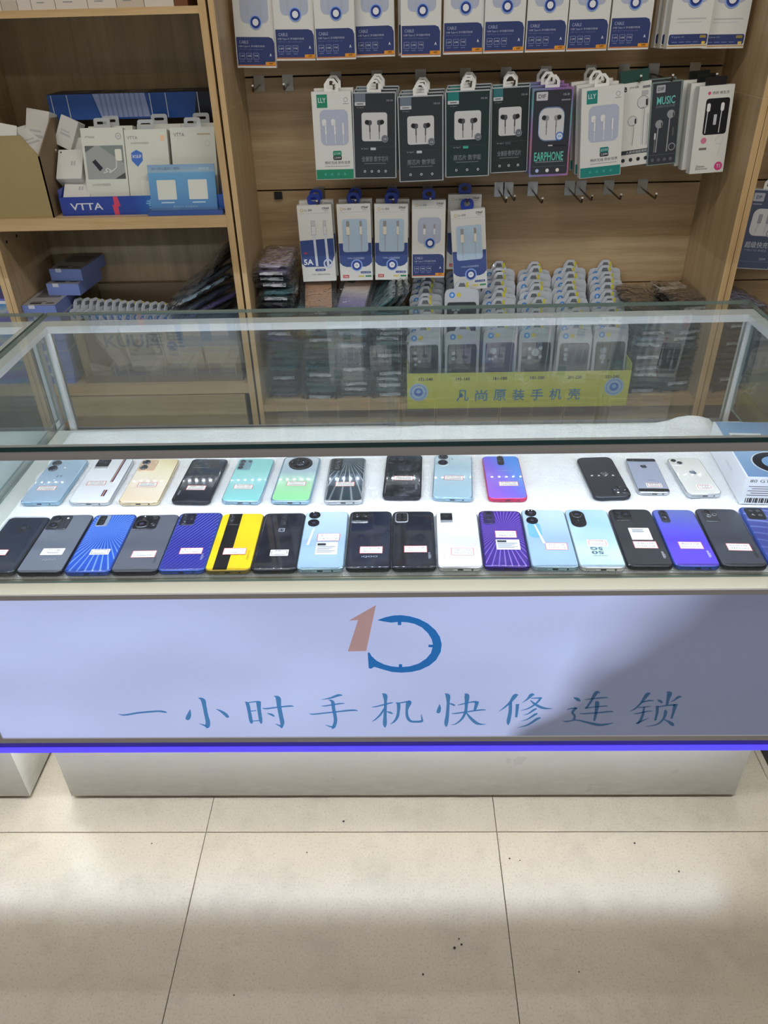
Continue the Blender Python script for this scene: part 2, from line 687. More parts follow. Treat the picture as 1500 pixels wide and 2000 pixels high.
# sloping front glass
mb = MB()
y0, z0, y1, z1, th = 0.9480, 0.6506, 0.9990, 0.8560, 0.006
for x0, x1 in ((CX0 + .003, CX1 - .003),):
    vs = [(x0, y0, z0), (x1, y0, z0), (x1, y1, z1), (x0, y1, z1), (x0, y0 + th, z0), (x1, y0 + th, z0), (x1, y1 + th, z1), (x0, y1 + th, z1)]
    mb.add(vs, [(0, 1, 2, 3), (7, 6, 5, 4)], glass_front_m)
    mb.add(vs, [(0, 4, 5, 1), (3, 2, 6, 7), (0, 3, 7, 4), (1, 5, 6, 2)], glass_edge_light_m)
mb.build('front_glass', counter)
mb = MB()
x0, x1, ya, yb, za, zb = CX0 - 0.001, CX1 + 0.001, 0.989, 1.592, 0.8700, GZ
vs = [(x, y, z) for z in (za, zb) for y in (ya, yb) for x in (x0, x1)]
mb.add(vs, [(0, 2, 3, 1), (4, 5, 7, 6)], glass_top_m)
tg = mb.build('top_glass', counter)
mb = MB()
mb.add(vs, [(0, 1, 5, 4)], glass_edge_m)
mb.add(vs, [(2, 6, 7, 3), (0, 4, 6, 2), (1, 3, 7, 5)], glass_edge_light_m)
mb.build('polished_edge', tg)


def pane(name, x0, x1, y, z0, z1, t=0.005):
    mb = MB()
    vs = [(x, q, z) for z in (z0, z1) for q in (y, y + t) for x in (x0, x1)]
    mb.add(vs, [(0, 1, 5, 4), (2, 6, 7, 3)], glass_back_m)
    mb.add(vs, [(0, 2, 3, 1), (4, 5, 7, 6), (0, 4, 6, 2), (1, 3, 7, 5)], glass_edge_light_m)
    return mb.build(name, counter)


pane('sliding_pane', CX0 + 0.02, -0.014, 1.547, 0.618, 0.856)
pane('sliding_pane', -0.030, CX1 - 0.02, 1.538, 0.618, 0.856)
for x in (CX0 + 0.003, CX1 - 0.008):
    mb = MB()
    vs = [(q, y, z) for q in (x, x + 0.005) for (y, z) in ((0.958, 0.6515), (1.535, 0.6515), (1.535, 0.856), (1.006, 0.856))]
    mb.add(vs, [(0, 1, 2, 3), (7, 6, 5, 4)], glass_back_m)
    mb.add(vs, [(0, 4, 5, 1), (1, 5, 6, 2), (2, 6, 7, 3), (3, 7, 4, 0)], glass_edge_light_m)
    mb.build('side_glass', counter)
bx('top_rail', CX0, CX1, 0.992, 1.012, 0.8535, 0.8695, alu_dark_m, counter)
bx('top_rail', CX0, CX1, 1.532, 1.562, 0.8565, 0.8695, alu_m, counter)
bx('rail_lip', CX0 + 0.022, CX1 - 0.022, 1.529, 1.532, 0.8540, 0.8695, alu_m, counter)
for x in (CX0, CX1 - 0.022):
    bx('top_rail', x, x + 0.022, 1.012, 1.532, 0.8565, 0.8695, alu_m, counter)
for x in (CX0 + 0.006, CX1 - 0.017):
    bx('corner_post', x, x + 0.011, 1.538, 1.558, 0.612, 0.8565, alu_m, counter)
bx('bottom_track', CX0, CX1, 1.532, 1.560, 0.612, 0.618, alu_dark_m, counter)
strip = bx('led_strip', CX0 + 0.03, CX1 - 0.03, 1.0030, 1.0120, 0.8526, 0.8535, C_(235, 235, 235, 0.5), counter)
mb = MB()
k = 0
xx = CX0 + 0.04
while xx < CX1 - 0.035:
    mb.loft([[(xx - .0022, 1.0060, .8535), (xx + .0022, 1.0060, .8535), (xx + .0022, 1.0120, .8535), (xx - .0022, 1.0120, .8535)],
             [(xx - .0022, 1.0068, .8488), (xx + .0022, 1.0068, .8488), (xx + .0022, 1.0100, .8520), (xx - .0022, 1.0100, .8520)]], led_m, False, True)
    xx += 0.0167
ch = mb.build('led_chips', strip)
ch['kind'] = 'stuff'

strip = bx('led_strip', CX0 + 0.03, CX1 - 0.03, 1.5325, 1.5372, 0.8560, 0.8565, C_(235, 235, 235, 0.5), counter)
mb = MB()
xx = CX0 + 0.04
while xx < CX1 - 0.035:
    mb.loft([[(xx - .0022, 1.5330, .8564), (xx + .0022, 1.5330, .8564), (xx + .0022, 1.5374, .8564), (xx - .0022, 1.5374, .8564)][::-1],
             [(xx - .0022, 1.5334, .8562), (xx + .0022, 1.5334, .8562), (xx + .0022, 1.5372, .8546), (xx - .0022, 1.5372, .8546)][::-1]], led_rear_m, False, True)
    xx += 0.0167
ch = mb.build('led_chips', strip)
ch['kind'] = 'stuff'

# sign lettering
STROKES = [
    # corners of each group of characters on the panel, then the brush strokes
    (((-.506, .4439), (-.1677, .4411), (-.5359, .3104), (-.1783, .3083)), [
        [(42, 214, 4), (90, 222, 16), (200, 205, 18), (340, 193, 18), (395, 197, 20), (420, 204, 6)],
        [(660, 92, 4), (695, 105, 34), (708, 150, 30), (722, 220, 30), (735, 275, 34), (732, 310, 34), (725, 325, 12)],
        [(735, 318, 22), (705, 302, 16), (668, 290, 3)],
        [(598, 180, 4), (592, 215, 28), (580, 248, 34), (572, 260, 16)],
        [(798, 175, 4), (835, 192, 20), (868, 215, 30), (888, 238, 24), (892, 243, 8)],
        [(1020, 122, 4), (1040, 135, 26), (1055, 200, 26), (1068, 270, 26), (1075, 290, 10)],
        [(1030, 130, 10), (1100, 120, 12), (1135, 122, 22)],
        [(1125, 118, 36), (1130, 180, 28), (1142, 260, 26), (1146, 290, 12)],
        [(1060, 192, 10), (1108, 188, 9)], [(1065, 270, 10), (1140, 265, 10)],
        [(1155, 168, 4), (1185, 173, 15), (1290, 160, 14), (1370, 153, 16), (1397, 157, 4)],
        [(1243, 78, 4), (1275, 92, 36), (1283, 150, 32), (1298, 230, 32), (1308, 280, 32), (1302, 325, 14)],
        [(1310, 318, 20), (1280, 302, 14), (1252, 291, 3)],
        [(1190, 207, 4), (1220, 217, 20), (1240, 228, 18), (1246, 235, 6)]]),
    (((-.1766, .4412), (.1584, .4385), (-.1876, .3083), (.1663, .3062)), [
        [(314, 72, 4), (280, 72, 24), (220, 92, 16), (148, 105, 3)],
        [(148, 152, 3), (180, 152, 12), (290, 135, 14), (330, 134, 5)],
        [(55, 212, 3), (95, 215, 14), (240, 200, 14), (390, 185, 18), (432, 192, 4)],
        [(205, 105, 5), (235, 120, 26), (243, 170, 26), (255, 230, 26), (258, 270, 26), (245, 315, 26), (230, 332, 6)],
        [(245, 318, 20), (215, 312, 14), (178, 299, 3)],
        [(538, 158, 3), (570, 158, 12), (670, 133, 14), (704, 126, 6)],
        [(618, 60, 4), (640, 72, 34), (645, 120, 22), (642, 220, 24), (640, 290, 30), (641, 320, 8)],
        [(640, 165, 12), (605, 220, 16), (560, 262, 10), (540, 272, 3)],
        [(655, 195, 6), (680, 203, 20), (700, 213, 10)],
        [(722, 128, 4), (745, 138, 26), (745, 190, 22), (735, 240, 22), (710, 275, 16), (682, 294, 3)],
        [(735, 133, 12), (800, 122, 14), (835, 118, 24)],
        [(832, 112, 18), (825, 130, 40), (810, 180, 20), (812, 230, 22), (835, 268, 24), (880, 275, 22), (920, 272, 24), (935, 268, 10)],
        [(930, 272, 14), (925, 245, 12), (921, 216, 3)],
        [(1062, 140, 4), (1060, 170, 26), (1052, 200, 28), (1048, 208, 12)],
        [(1102, 60, 4), (1125, 75, 34), (1128, 130, 22), (1122, 220, 26), (1113, 285, 30), (1114, 314, 8)],
        [(1135, 132, 6), (1160, 140, 18), (1180, 150, 14)],
        [(1200, 145, 4), (1230, 140, 12), (1310, 122, 14), (1350, 125, 30)],
        [(1352, 118, 28), (1340, 160, 24), (1330, 188, 16)],
        [(1155, 208, 4), (1185, 210, 14), (1310, 192, 14), (1390, 182, 14), (1419, 185, 4)],
        [(1253, 62, 4), (1272, 75, 36), (1268, 140, 24), (1262, 195, 22), (1235, 250, 18), (1190, 290, 12), (1150, 300, 3)],
        [(1265, 200, 8), (1300, 245, 22), (1345, 285, 28), (1385, 295, 14), (1419, 294, 3)]]),
    (((.1584, .4385), (.49, .4358), (.1663, .3062), (.5165, .304)), [
        [(168, 72, 6), (145, 75, 36), (105, 125, 20), (60, 165, 14), (18, 195, 3)],
        [(108, 125, 24), (105, 200, 26), (92, 270, 28), (90, 300, 8)],
        [(162, 138, 26), (158, 190, 22), (152, 240, 18)],
        [(292, 72, 6), (272, 68, 30), (240, 100, 16), (200, 127, 4)],
        [(265, 95, 8), (330, 92, 14), (352, 92, 10)],
        [(345, 90, 18), (310, 130, 16), (250, 170, 14), (185, 188, 3)],
        [(262, 110, 8), (300, 140, 20), (350, 165, 24), (400, 173, 14), (434, 171, 3)],
        [(312, 172, 10), (290, 182, 20), (245, 212, 12), (205, 223, 3)],
        [(318, 210, 10), (298, 218, 22), (240, 255, 12), (190, 270, 3)],
        [(342, 245, 10), (315, 252, 24), (240, 300, 16), (160, 323, 3)],
        [(800, 55, 4), (772, 52, 30), (735, 110, 18), (700, 160, 18), (685, 170, 16)],
        [(682, 105, 3), (740, 98, 12), (830, 90, 14), (862, 90, 5)],
        [(690, 170, 12), (760, 160, 10), (840, 153, 12), (858, 155, 4)],
        [(642, 208, 4), (670, 212, 12), (780, 205, 14), (880, 195, 14), (903, 199, 4)],
        [(762, 122, 4), (778, 130, 32), (770, 200, 22), (758, 255, 18), (755, 270, 6)],
        [(596, 88, 6), (620, 98, 26), (640, 112, 20), (645, 118, 6)],
        [(545, 180, 6), (580, 172, 12), (620, 170, 16)],
        [(618, 165, 24), (588, 200, 18), (605, 230, 16), (598, 258, 20)],
        [(512, 268, 4), (545, 273, 14), (620, 262, 12), (700, 280, 20), (790, 300, 26), (850, 295, 20), (905, 283, 3)],
        [(1188, 62, 6), (1165, 65, 32), (1120, 125, 18), (1075, 170, 14), (1032, 194, 3)],
        [(1120, 125, 12), (1180, 112, 14), (1215, 114, 5)],
        [(1095, 165, 10), (1150, 160, 12), (1192, 156, 5)],
        [(1058, 210, 4), (1090, 210, 12), (1160, 195, 12), (1202, 192, 5)],
        [(1140, 160, 12), (1130, 220, 20), (1110, 265, 22), (1090, 290, 16)],
        [(1078, 290, 14), (1110, 275, 16), (1180, 243, 3)],
        [(1312, 48, 4), (1335, 58, 36), (1325, 100, 24), (1315, 145, 18)],
        [(1242, 105, 4), (1262, 115, 22), (1280, 130, 10)],
        [(1428, 85, 6), (1405, 85, 24), (1370, 110, 12), (1345, 122, 4)],
        [(1240, 152, 22), (1240, 200, 20), (1225, 265, 16)],
        [(1245, 160, 12), (1330, 147, 14), (1380, 145, 20)],
        [(1382, 138, 34), (1368, 190, 22), (1350, 250, 14)],
        [(1302, 182, 6), (1305, 200, 24), (1290, 250, 18), (1240, 295, 14), (1155, 313, 3)],
        [(1295, 258, 8), (1330, 275, 20), (1355, 295, 28), (1365, 308, 10)]]),
]


def on_panel(cor, u, v, W_, H_):
    (ax, az), (bx_, bz), (cx, cz), (dx, dz) = cor
    s, t = u / W_, v / H_
    return (ax * (1 - s) * (1 - t) + bx_ * s * (1 - t) + cx * (1 - s) * t + dx * s * t,
            az * (1 - s) * (1 - t) + bz * s * (1 - t) + cz * (1 - s) * t + dz * s * t)


d = D('front', -0.9205)
for cor, strokes in STROKES:
    sc_ = (cor[1][0] - cor[0][0]) / 1500
    for st in strokes:
        pts = []
        for u, v, w in st:
            a, b = on_panel(cor, u, v, 1500, 395)
            pts.append((a, b, w * sc_ * 1.08))
        d.stroke(pts, film_blue_m, 1)
o = d.build('sign_lettering', counter)
o['kind'] = 'stuff'
LC = ((-.1035, .6365), (.0743, .6345), (-.1139, .4532), (.0791, .4516))
L_ = lambda pts: [on_panel(LC, u, v, 1500, 1091) for u, v in pts]
d = D('front', -0.9205)
d.poly(L_([(508, 80), (142, 278), (268, 270), (132, 684), (378, 678)]), film_pink_m)
d.build('logo_numeral', counter)
d = D('front', -0.9205)
out_ = [(525, 270), (640, 232), (740, 212), (840, 207), (960, 222), (1080, 255), (1200, 315), (1300, 400), (1360, 490), (1383, 590), (1370, 690),
        (1310, 800), (1220, 880), (1100, 940), (980, 970), (850, 980), (720, 970), (600, 935), (485, 897)]
in_ = [(530, 272), (620, 290), (710, 303), (820, 292), (920, 298), (1020, 318), (1120, 365), (1200, 440), (1250, 520), (1268, 600), (1240, 705),
       (1180, 780), (1080, 850), (960, 890), (830, 902), (720, 892), (620, 865), (520, 815), (450, 750)]
a, b = L_(out_), L_(in_)
for i in range(len(a) - 1):
    d.poly([a[i], b[i], b[i + 1], a[i + 1]], film_deep_m)
d.poly(L_([(485, 897), (450, 750), (425, 705), (410, 697), (397, 705), (410, 915), (440, 925)]), film_deep_m)
for u0, v0, u1, v1 in ((798, 285, 845, 335), (1207, 593, 1275, 627), (812, 860, 857, 910)):
    d.poly(L_([(u0, v1), (u1, v1), (u1, v0), (u0, v0)]), film_deep_m)
d.build('logo_clock_ring', counter)
settle(counter, (-0.013, 1.25, 0.0))
nb = dup(counter, (-0.013 - 1.508, 1.25, 0.0), None, 'neighbouring display counter whose white plinth corner shows beside the gap')
for ch in list(nb.children):
    if ch.name.split('.')[0] in ('sign_lettering', 'logo_numeral', 'logo_clock_ring'):
        bpy.data.objects.remove(ch)

# plush mat
random.seed(3)
mb = MB()
NX, NY = 150, 60
vs = []
for j in range(NY + 1):
    for i in range(NX + 1):
        s, t = i / NX, j / NY
        x = -0.722 + 1.382 * s
        yb_ = 1.468 + 0.010 * noise.noise((x * 4, 0, 3)) + 0.010 * math.exp(-((x - 0.60) / 0.05) ** 2)
        y = 0.957 + (yb_ - 0.957) * t
        if i in (0, NX):
            x += 0.006 * noise.noise((y * 30, 5, i))
        if j == NY:
            y += 0.004 * noise.noise((x * 60, 1, 1))
        z = 0.6585 + 0.0022 * noise.noise((x * 9, y * 9, 0)) + 0.0014 * noise.noise((x * 40, y * 40, 2))
        e = min(s, 1 - s) * NX
        e2 = min(t, 1 - t) * NY
        if min(e, e2) < 1:
            z = 0.6520
        z += 0.016 * math.exp(-((x - 0.625) / 0.05) ** 2) * max(0, (t - 0.9) / 0.1) ** 1.5
        vs.append((x, y, z))
fs = []
for j in range(NY):
    for i in range(NX):
        a = j * (NX + 1) + i
        fs.append((a, a + 1, a + NX + 2, a + NX + 1))
mb.add(vs, fs, plush_m, True)
mato = tag(mb.build('plush_mat'), 'white fluffy plush mat lining the display counter under the phones', 'mat')

# ------------------------------------------------------------------ cabinets behind
FY, BY = 1.926, 2.215
ZJ = 1.221
pale_m = C_(214, 200, 176, 0.5)
dark_gap_m = C_(22, 18, 14, 0.9)


def side_panel(par, x0, x1):
    for z0, z1 in ((0.0, ZJ - 0.0006), (ZJ + 0.0006, 2.2)):
        p = bx('side_panel', x0, x1, FY + 0.001, BY, z0, z1, oak_z, par)
        bx('edge_band', x0, x1, FY, FY + 0.001, z0, z1, oak_edge, p)
    bx('joint_strip', x0 + .0005, x1 - .0005, FY + 0.0005, BY, ZJ - 0.0006, ZJ + 0.0006, pale_m, par)


def shelf(par, x0, x1, z, th=0.02):
    p = bx('shelf', x0, x1, FY + 0.004, BY - 0.004, z - th, z, oak_x, par)
    bx('edge_band', x0, x1, FY + 0.003, FY + 0.004, z - th, z, oak_edge_x, p)


def slats(par, x0, x1, zs):
    for a, b in zip(zs[:-1], zs[1:]):
        bx('slat_board', x0, x1, BY - 0.012, BY, a + 0.002, b - 0.002, oak_x, par)
    bx('groove_backing', x0, x1, BY, BY + 0.004, zs[0], zs[-1], dark_gap_m, par)


lc = thing('open_shelf_cabinet', 'oak open shelf cabinet stocked with chargers, cartons and blue boxes', 'cabinet')
side_panel(lc, -1.009, -0.997)
side_panel(lc, -0.4205, -0.4045)
bx('back_panel', -0.997, -0.4205, BY - 0.008, BY, 0.0, 2.2, oak_back, lc)
for z, th in ((0.9975, 0.028), (1.4215, 0.014), (0.5560, 0.030), (1.85, 0.02), (0.08, 0.02)):
    shelf(lc, -0.997, -0.4205, z, th)
bx('cabinet_door', -0.993, -0.434, FY - 0.002, FY + 0.016, 0.085, 0.5225, oak_x, lc)
for (u, v) in ((1.97, 0.935), (2.03, 0.935)):
    d = D('right', -0.997)
    d.disc(u, v, 0.0045, dark_gap_m, 1)
    d.build('shelf_pin_hole', lc)
settle(lc, (-0.706, 2.07, 0))

cc = thing('slat_wall_cabinet', 'wide oak cabinet with grooved slat wall hung with boxed cables and earphones', 'cabinet')
side_panel(cc, -0.3990, -0.3865)
side_panel(cc, 0.8110, 0.8260)
slats(cc, -0.3865, 0.8110, (0.487, 0.730, 0.999, 1.268, 1.537, 1.806, 2.2))
shelf(cc, -0.3865, 0.8110, 0.4870, 0.018)
bx('kick_board', -0.3865, 0.8110, FY + 0.02, FY + 0.035, 0.0, 0.465, oak_x, cc)
settle(cc, (0.212, 2.07, 0))

rc = thing('end_slat_cabinet', 'oak slat-wall cabinet beyond the wide one, with slate-blue boxes hanging inside', 'cabinet')
side_panel(rc, 0.8275, 0.8415)
slats(rc, 0.8415, 1.45, (0.487, 0.730, 0.999, 1.268, 1.537, 1.806, 2.2))
shelf(rc, 0.8415, 1.45, 0.4870, 0.018)
side_panel(rc, 1.45, 1.465)
settle(rc, (1.14, 2.07, 0))

fl = thing('corner_shelf_cabinet', 'oak shelf cabinet at the edge holding shiny holographic cartons', 'cabinet')
side_panel(fl, -1.0235, -1.0105)
side_panel(fl, -1.66, -1.645)
bx('back_panel', -1.645, -1.0235, BY - 0.008, BY, 0.0, 2.2, oak_back, fl)
for z in (0.5560, 0.9975, 1.4215):
    shelf(fl, -1.645, -1.0235, z, 0.028)
settle(fl, (-1.35, 2.07, 0))

# ------------------------------------------------------------------ phones
MAT_Z = 0.6605


def fin(n, rough=0.12, coat=0.6, metal=0.0):
    n.set(Roughness=rough, Metallic=metal)
    n.p.inputs['Coat Weight'].default_value = coat
    n.p.inputs['Coat Roughness'].default_value = 0.02
    return n.m


def plain(name, col, rough=0.12, coat=0.6, metal=0.0, smudge=0.0):
    n = N(name)
    if smudge:
        f = n.noise(n.coord(), 45, 4, 0.6)
        n.base(n.ramp(f, [(0.45, rgb(*col)), (0.75, rgb(*[min(255, int(c + smudge)) for c in col]))]))
    else:
        n.base(rgb(*col))
    return fin(n, rough, coat, metal)


def grad(name, stops, ang=90, rough=0.12, coat=0.6, length=0.16, metal=0.0):
    n = N(name)
    o = n.sep(n.coord())
    a = math.radians(ang)
    t = n.math('ADD', n.math('MULTIPLY', o[0], math.cos(a) / length), n.math('MULTIPLY', o[1], math.sin(a) / length))
    t = n.math('ADD', t, 0.5, True)
    n.base(n.ramp(t, [(p, rgb(*c)) for p, c in stops]))
    return fin(n, rough, coat, metal)


def rays(name, dark, bright, cy, freq, sharp=6.0, rough=0.12, base2=None, metal=0.2):
    """fan pattern of the back cover, with its bright reflections painted in"""
    n = N(name)
    v = n.coord()
    o = n.sep(v)
    ang = n.math('ARCTAN2', o[0], n.math('SUBTRACT', o[1], cy))
    w = n.math('ADD', n.math('MULTIPLY', n.math('SINE', n.math('MULTIPLY', ang, freq)), 0.5), 0.5)
    w = n.math('POWER', w, sharp)
    nz = n.noise(v, 18, 3, 0.5)
    w = n.math('MULTIPLY', w, n.math('ADD', nz, 0.35))
    b = rgb(*dark)
    if base2:
        t = n.math('ADD', n.math('MULTIPLY', o[1], 6.2), 0.5, True)
        b = n.ramp(t, [(0, rgb(*dark)), (1, rgb(*base2))])
    n.base(n.mix(w, b, rgb(*bright)))
    return fin(n, rough, 0.7, metal)


def waves(name, dark, bright, kx, ky, sharp=3.0, bend=14):
    n = N(name)
    v = n.coord()
    o = n.sep(v)
    nz = n.noise(v, bend, 2, 0.4)
    p = n.math('ADD', n.math('ADD', n.math('MULTIPLY', o[0], kx), n.math('MULTIPLY', o[1], ky)), n.math('MULTIPLY', nz, 5))
    w = n.math('POWER', n.math('ADD', n.math('MULTIPLY', n.math('SINE', p), 0.5), 0.5), sharp)
    t = n.math('ADD', n.math('MULTIPLY', o[1], 5.0), 0.4, True)
    w = n.math('MULTIPLY', w, n.math('ADD', n.math('MULTIPLY', t, 0.8), 0.15))
    n.base(n.mix(w, rgb(*dark), rgb(*bright)))
    return fin(n, 0.12, 0.7, 0.2)


ink_m = C_(96, 96, 112, 0.8)
ink_black_m = C_(30, 30, 36, 0.8)
stick_m = C_(244, 243, 240, 0.7)
stick_red_m = C_(206, 70, 74, 0.7)
port_m = C_(12, 12, 14, 0.5)


def sticker(par, top, cx, cy, lines, w=0.036, h=0.0155, frame='rect', rot=0.0):
    d = D('top', top)
    d.rr(0, 0, w, h, 0.001, stick_m, 1)
    if frame == 'rect':
        d.frame(0, 0, w, h, 0.0009, 0.001, stick_red_m, 2)
    elif frame == 'round':
        d.frame(0, 0, w * 0.88, h * 0.82, 0.0009, 0.0035, stick_red_m, 2)
    elif frame == 'dark':
        d.frame(0, 0, w * 0.88, h * 0.8, 0.0009, 0.0035, ink_black_m, 2)
    k = 0.88 if frame == 'rect' else 0.7
    d.text(lines[0], 0, h * 0.19, w * k * 0.86, h * 0.24, ink_m, 3, shear=0.35)
    d.text(lines[1], 0, -h * 0.20, w * k * 0.90, h * 0.23, ink_m, 3, shear=0.35)
    o = d.build('price_sticker', par)
    o.location = (cx, cy, 0)
    o.rotation_euler = (0, 0, rot)
    return o


def info_label(par, top, cx, cy, w, h):
    d = D('top', top)
    d.rr(0, 0, w, h, 0.0006, C_(214, 218, 224, 0.6), 1)
    d.rect(-w * .44, h * .22, -w * .05, h * .40, ink_black_m, 2)
    for i in range(5):
        z = h * (.12 - .11 * i)
        d.rect(-w * .44, z - h * .02, w * (.40 - .13 * (i % 3)), z + h * .02, ink_m, 2)
    d.build('info_label', par).location = (cx, cy, 0)


def lens(par, x, y, z, r, h=0.0012, ring=lens_ring_m, glass=lens_m):
    mb = MB()
    k = 18
    c = lambda rr, zz: [(x + rr * math.cos(2 * math.pi * i / k), y + rr * math.sin(2 * math.pi * i / k), zz) for i in range(k)]
    mb.loft([c(r, z), c(r, z + h), c(r * .9, z + h * 1.15), c(r * .78, z + h * 1.15)], ring, False, False, True)
    mb.loft([c(r * .78, z + h * 1.15), c(r * .70, z + h * .75), c(r * .36, z + h * .75)], glass, False, False, False)
    mb.loft([c(r * .36, z + h * .75), c(r * .30, z + h * .65)], C_(52, 50, 70, 0.1), False, True, False)
    return mb.build('camera_lens', par)


def dot(par, name, x, y, z, r, m):
    d = D('top', z)
    d.disc(x, y, r, m, 1, 12)
    return d.build(name, par)


def island(par, x, y, w, h, r, z, m, th=0.0016, name='camera_bump'):
    mb = MB()
    slab(mb, w, h, r, z - 0.0006, z + th, m, 0.0007, 5, x, y, True, 2)
    return mb.build(name, par)


def logo(par, top, s, x, y, w, h, m, rot=0.0, bold=0.0, name='maker_mark'):
    d = D('top', top)
    d.text(s, 0, 0, w, h, m, 1, bold)
    o = d.build(name, par)
    o.location = (x, y, 0)
    o.rotation_euler = (0, 0, rot)
    return o


def apple(par, top, x, y, s, m, rot=0.0):
    d = D('top', top)
    body = [(0, -.42), (.16, -.5), (.34, -.42), (.47, -.16), (.5, .0), (.40, .06), (.34, .17), (.37, .30), (.44, .38), (.30, .46), (.14, .43), (0, .37),
            (-.14, .43), (-.30, .46), (-.45, .34), (-.52, .10), (-.46, -.18), (-.32, -.42), (-.16, -.5)]
    d.poly([(a * s, b * s) for a, b in body], m, 1)
    d.poly([(a * s, b * s) for a, b in ((0.0, .48), (.14, .54), (.22, .72), (.06, .66))], m, 1)
    o = d.build('maker_mark', par)
    o.location = (x, y, 0)
    o.rotation_euler = (0, 0, rot)


def phone(label, x, y, w, l, rot, back, frame_m, t=0.0088, r=0.010, inset=0.0014, port=True, soft=0.0022):
    """phone lying face down: frame, back cover, port; returns root and cover height"""
    o = thing('smartphone', label, 'phone', (x, y, MAT_Z), (0, 0, math.radians(rot)), 'used phones on the plush mat')
    mb = MB()
    slab(mb, w, l, r, 0, t - 0.0006, frame_m, soft, 5)
    f = mb.build('frame', o)
    mb = MB()
    glossy = back.node_tree.nodes['Principled BSDF'].inputs['Coat Weight'].default_value > 0.65
    slab(mb, w - 2 * inset, l - 2 * inset, r - inset * .6, t - (0.0073 if glossy else 0.0023), t, back, 0.0036 if glossy else 0.0011, 5, 0, 0, True, 5)
    mb.build('back_cover', o)
    if port:
        d = D('front', l / 2 - 0.0001)
        d.rr(0, t * .48, 0.0095, 0.0028, 0.0014, port_m, 1)
        d.build('charging_port', o)
        d = D('front', l / 2 - 0.0001)
        for i in range(5):
            d.rr(-w * .36 + i * 0.0032, t * .48, 0.0018, 0.0014, 0.0006, port_m, 1)
        q = d.build('speaker_holes', o)
        q['kind'] = 'stuff'
        d = D('front', l / 2 - 0.0001)
        d.disc(w * .26, t * .48, 0.0017, port_m, 1, 10)
        d.build('headphone_jack', o)
    return o, t


silver_m = mat('phone_frame_silver', (196, 202, 210), 0.2, 0.7)
dkframe_m = mat('phone_frame_dark', (46, 50, 60), 0.18, 0.6)
blframe_m = mat('phone_frame_blue', (60, 90, 180), 0.2, 0.6)
goldf_m = mat('phone_frame_champagne', (214, 196, 164), 0.22, 0.6)
ltframe_m = mat('phone_frame_pale_blue', (150, 184, 206), 0.2, 0.6)
mark_lt = C_(150, 158, 170, 0.3)
mark_wh = C_(214, 218, 226, 0.3)
mark_dk = C_(60, 64, 74, 0.3)
VERT = math.radians(90)

# ---- rear row
p, T = phone('pale blue phone with two big separate lenses, beside the white striped phone', -0.6675, 1.2406, .0749, .1595, -1.0, plain('cover_pale_blue', (158, 180, 201), 0.15), ltframe_m)
for yy in (.064, .043):
    lens(p, -.0205, yy - .003, T, .0092, .002)
dot(p, 'flash', .002, .044, T, .0022, white_m)
logo(p, T, '1+', .004, .012, .011, .009, mark_dk, 0, 0.02)
sticker(p, T, -.004, -.032, ('12+256', '1179000'))

p, T = phone('white phone with a dark purple stripe and square black camera', -0.5762, 1.2404, .0775, .163, -0.1, plain('cover_porcelain', (226, 230, 236), 0.2), silver_m)
c_ = island(p, -.017, .060, .026, .026, .002, T, C_(12, 13, 18, 0.08))
for a, b in ((-.022, .065), (-.012, .055)):
    lens(p, a, b, T + .0016, .0042, .0006, black_m)
island(p, -.017, .0425, .026, .009, .0015, T, mat('pale_metal_bar', (196, 200, 206), .2, .6), .0008, 'camera_trim')
d = D('top', T)
d.rect(.0185, -.012, .0245, .078, C_(70, 48, 92, 0.25), 1)
d.rect(.0200, -.012, .0215, .078, C_(206, 150, 96, 0.3), 2)
d.rect(.0165, -.062, .0235, -.040, C_(70, 48, 92, 0.25), 1)
d.rect(.0190, -.062, .0205, -.040, C_(206, 150, 96, 0.3), 2)
d.build('stripe', p)['kind'] = 'stuff'
sticker(p, T, -.006, -.016, ('Find X5', '12G+256'))

p, T = phone('cream gold phone with twin lenses on a beige panel', -0.4831, 1.2367, .0758, .1594, -0.7,
             grad('cover_champagne', [(0, (228, 208, 178)), (.45, (240, 226, 206)), (.8, (244, 234, 196)), (1, (228, 208, 160))], 60, .22), goldf_m)
island(p, -.018, .053, .034, .044, .006, T, mat('beige_camera_plate', (214, 184, 152), .3, .2), .0010)
for yy in (.063, .043):
    lens(p, -.024, yy, T + .001, .0080, .0016)
dot(p, 'flash', -.005, .062, T + .001, .0016, white_m)
sticker(p, T, .001, -.020, ('S16 256', '09028000'))

p, T = phone('dark glossy phone with a fanned camera plate, between the cream and mint phones', -0.3852, 1.2361, .0728, .157, -2.5, plain('cover_midnight', (26, 30, 42), 0.08, 1.0, 0, 22), dkframe_m)
island(p, -.010, .057, .034, .030, .004, T, plain('camera_plate_slate', (34, 38, 50), .06, 1), .0008)
for a, b in ((-.018, .065), (-.018, .051), (-.006, .058)):
    lens(p, a, b, T + .0008, .0046, .0008)
logo(p, T, 'vivo', -.028, -.050, .016, .005, mark_lt, VERT)
sticker(p, T, .000, -.032, ('X80 128', '81210000'))

p, T = phone('mint green phone with three small stacked lenses', -0.2922, 1.2354, .0720, .1563, -3.0,
             grad('cover_mint', [(0, (136, 204, 206)), (1, (146, 210, 208))], 90, .16), ltframe_m)
island(p, -.019, .050, .026, .040, .005, T, mat('mint_camera_plate', (128, 168, 178), .2, .4), .0010)
for yy, rr in ((.062, .0052), (.050, .0052), (.038, .0052)):
    lens(p, -.0245, yy, T + .001, rr, .001)
lens(p, -.011, .062, T + .001, .0030, .0006)
sticker(p, T, -.004, -.030, ('Reno6 128', '70210700'))

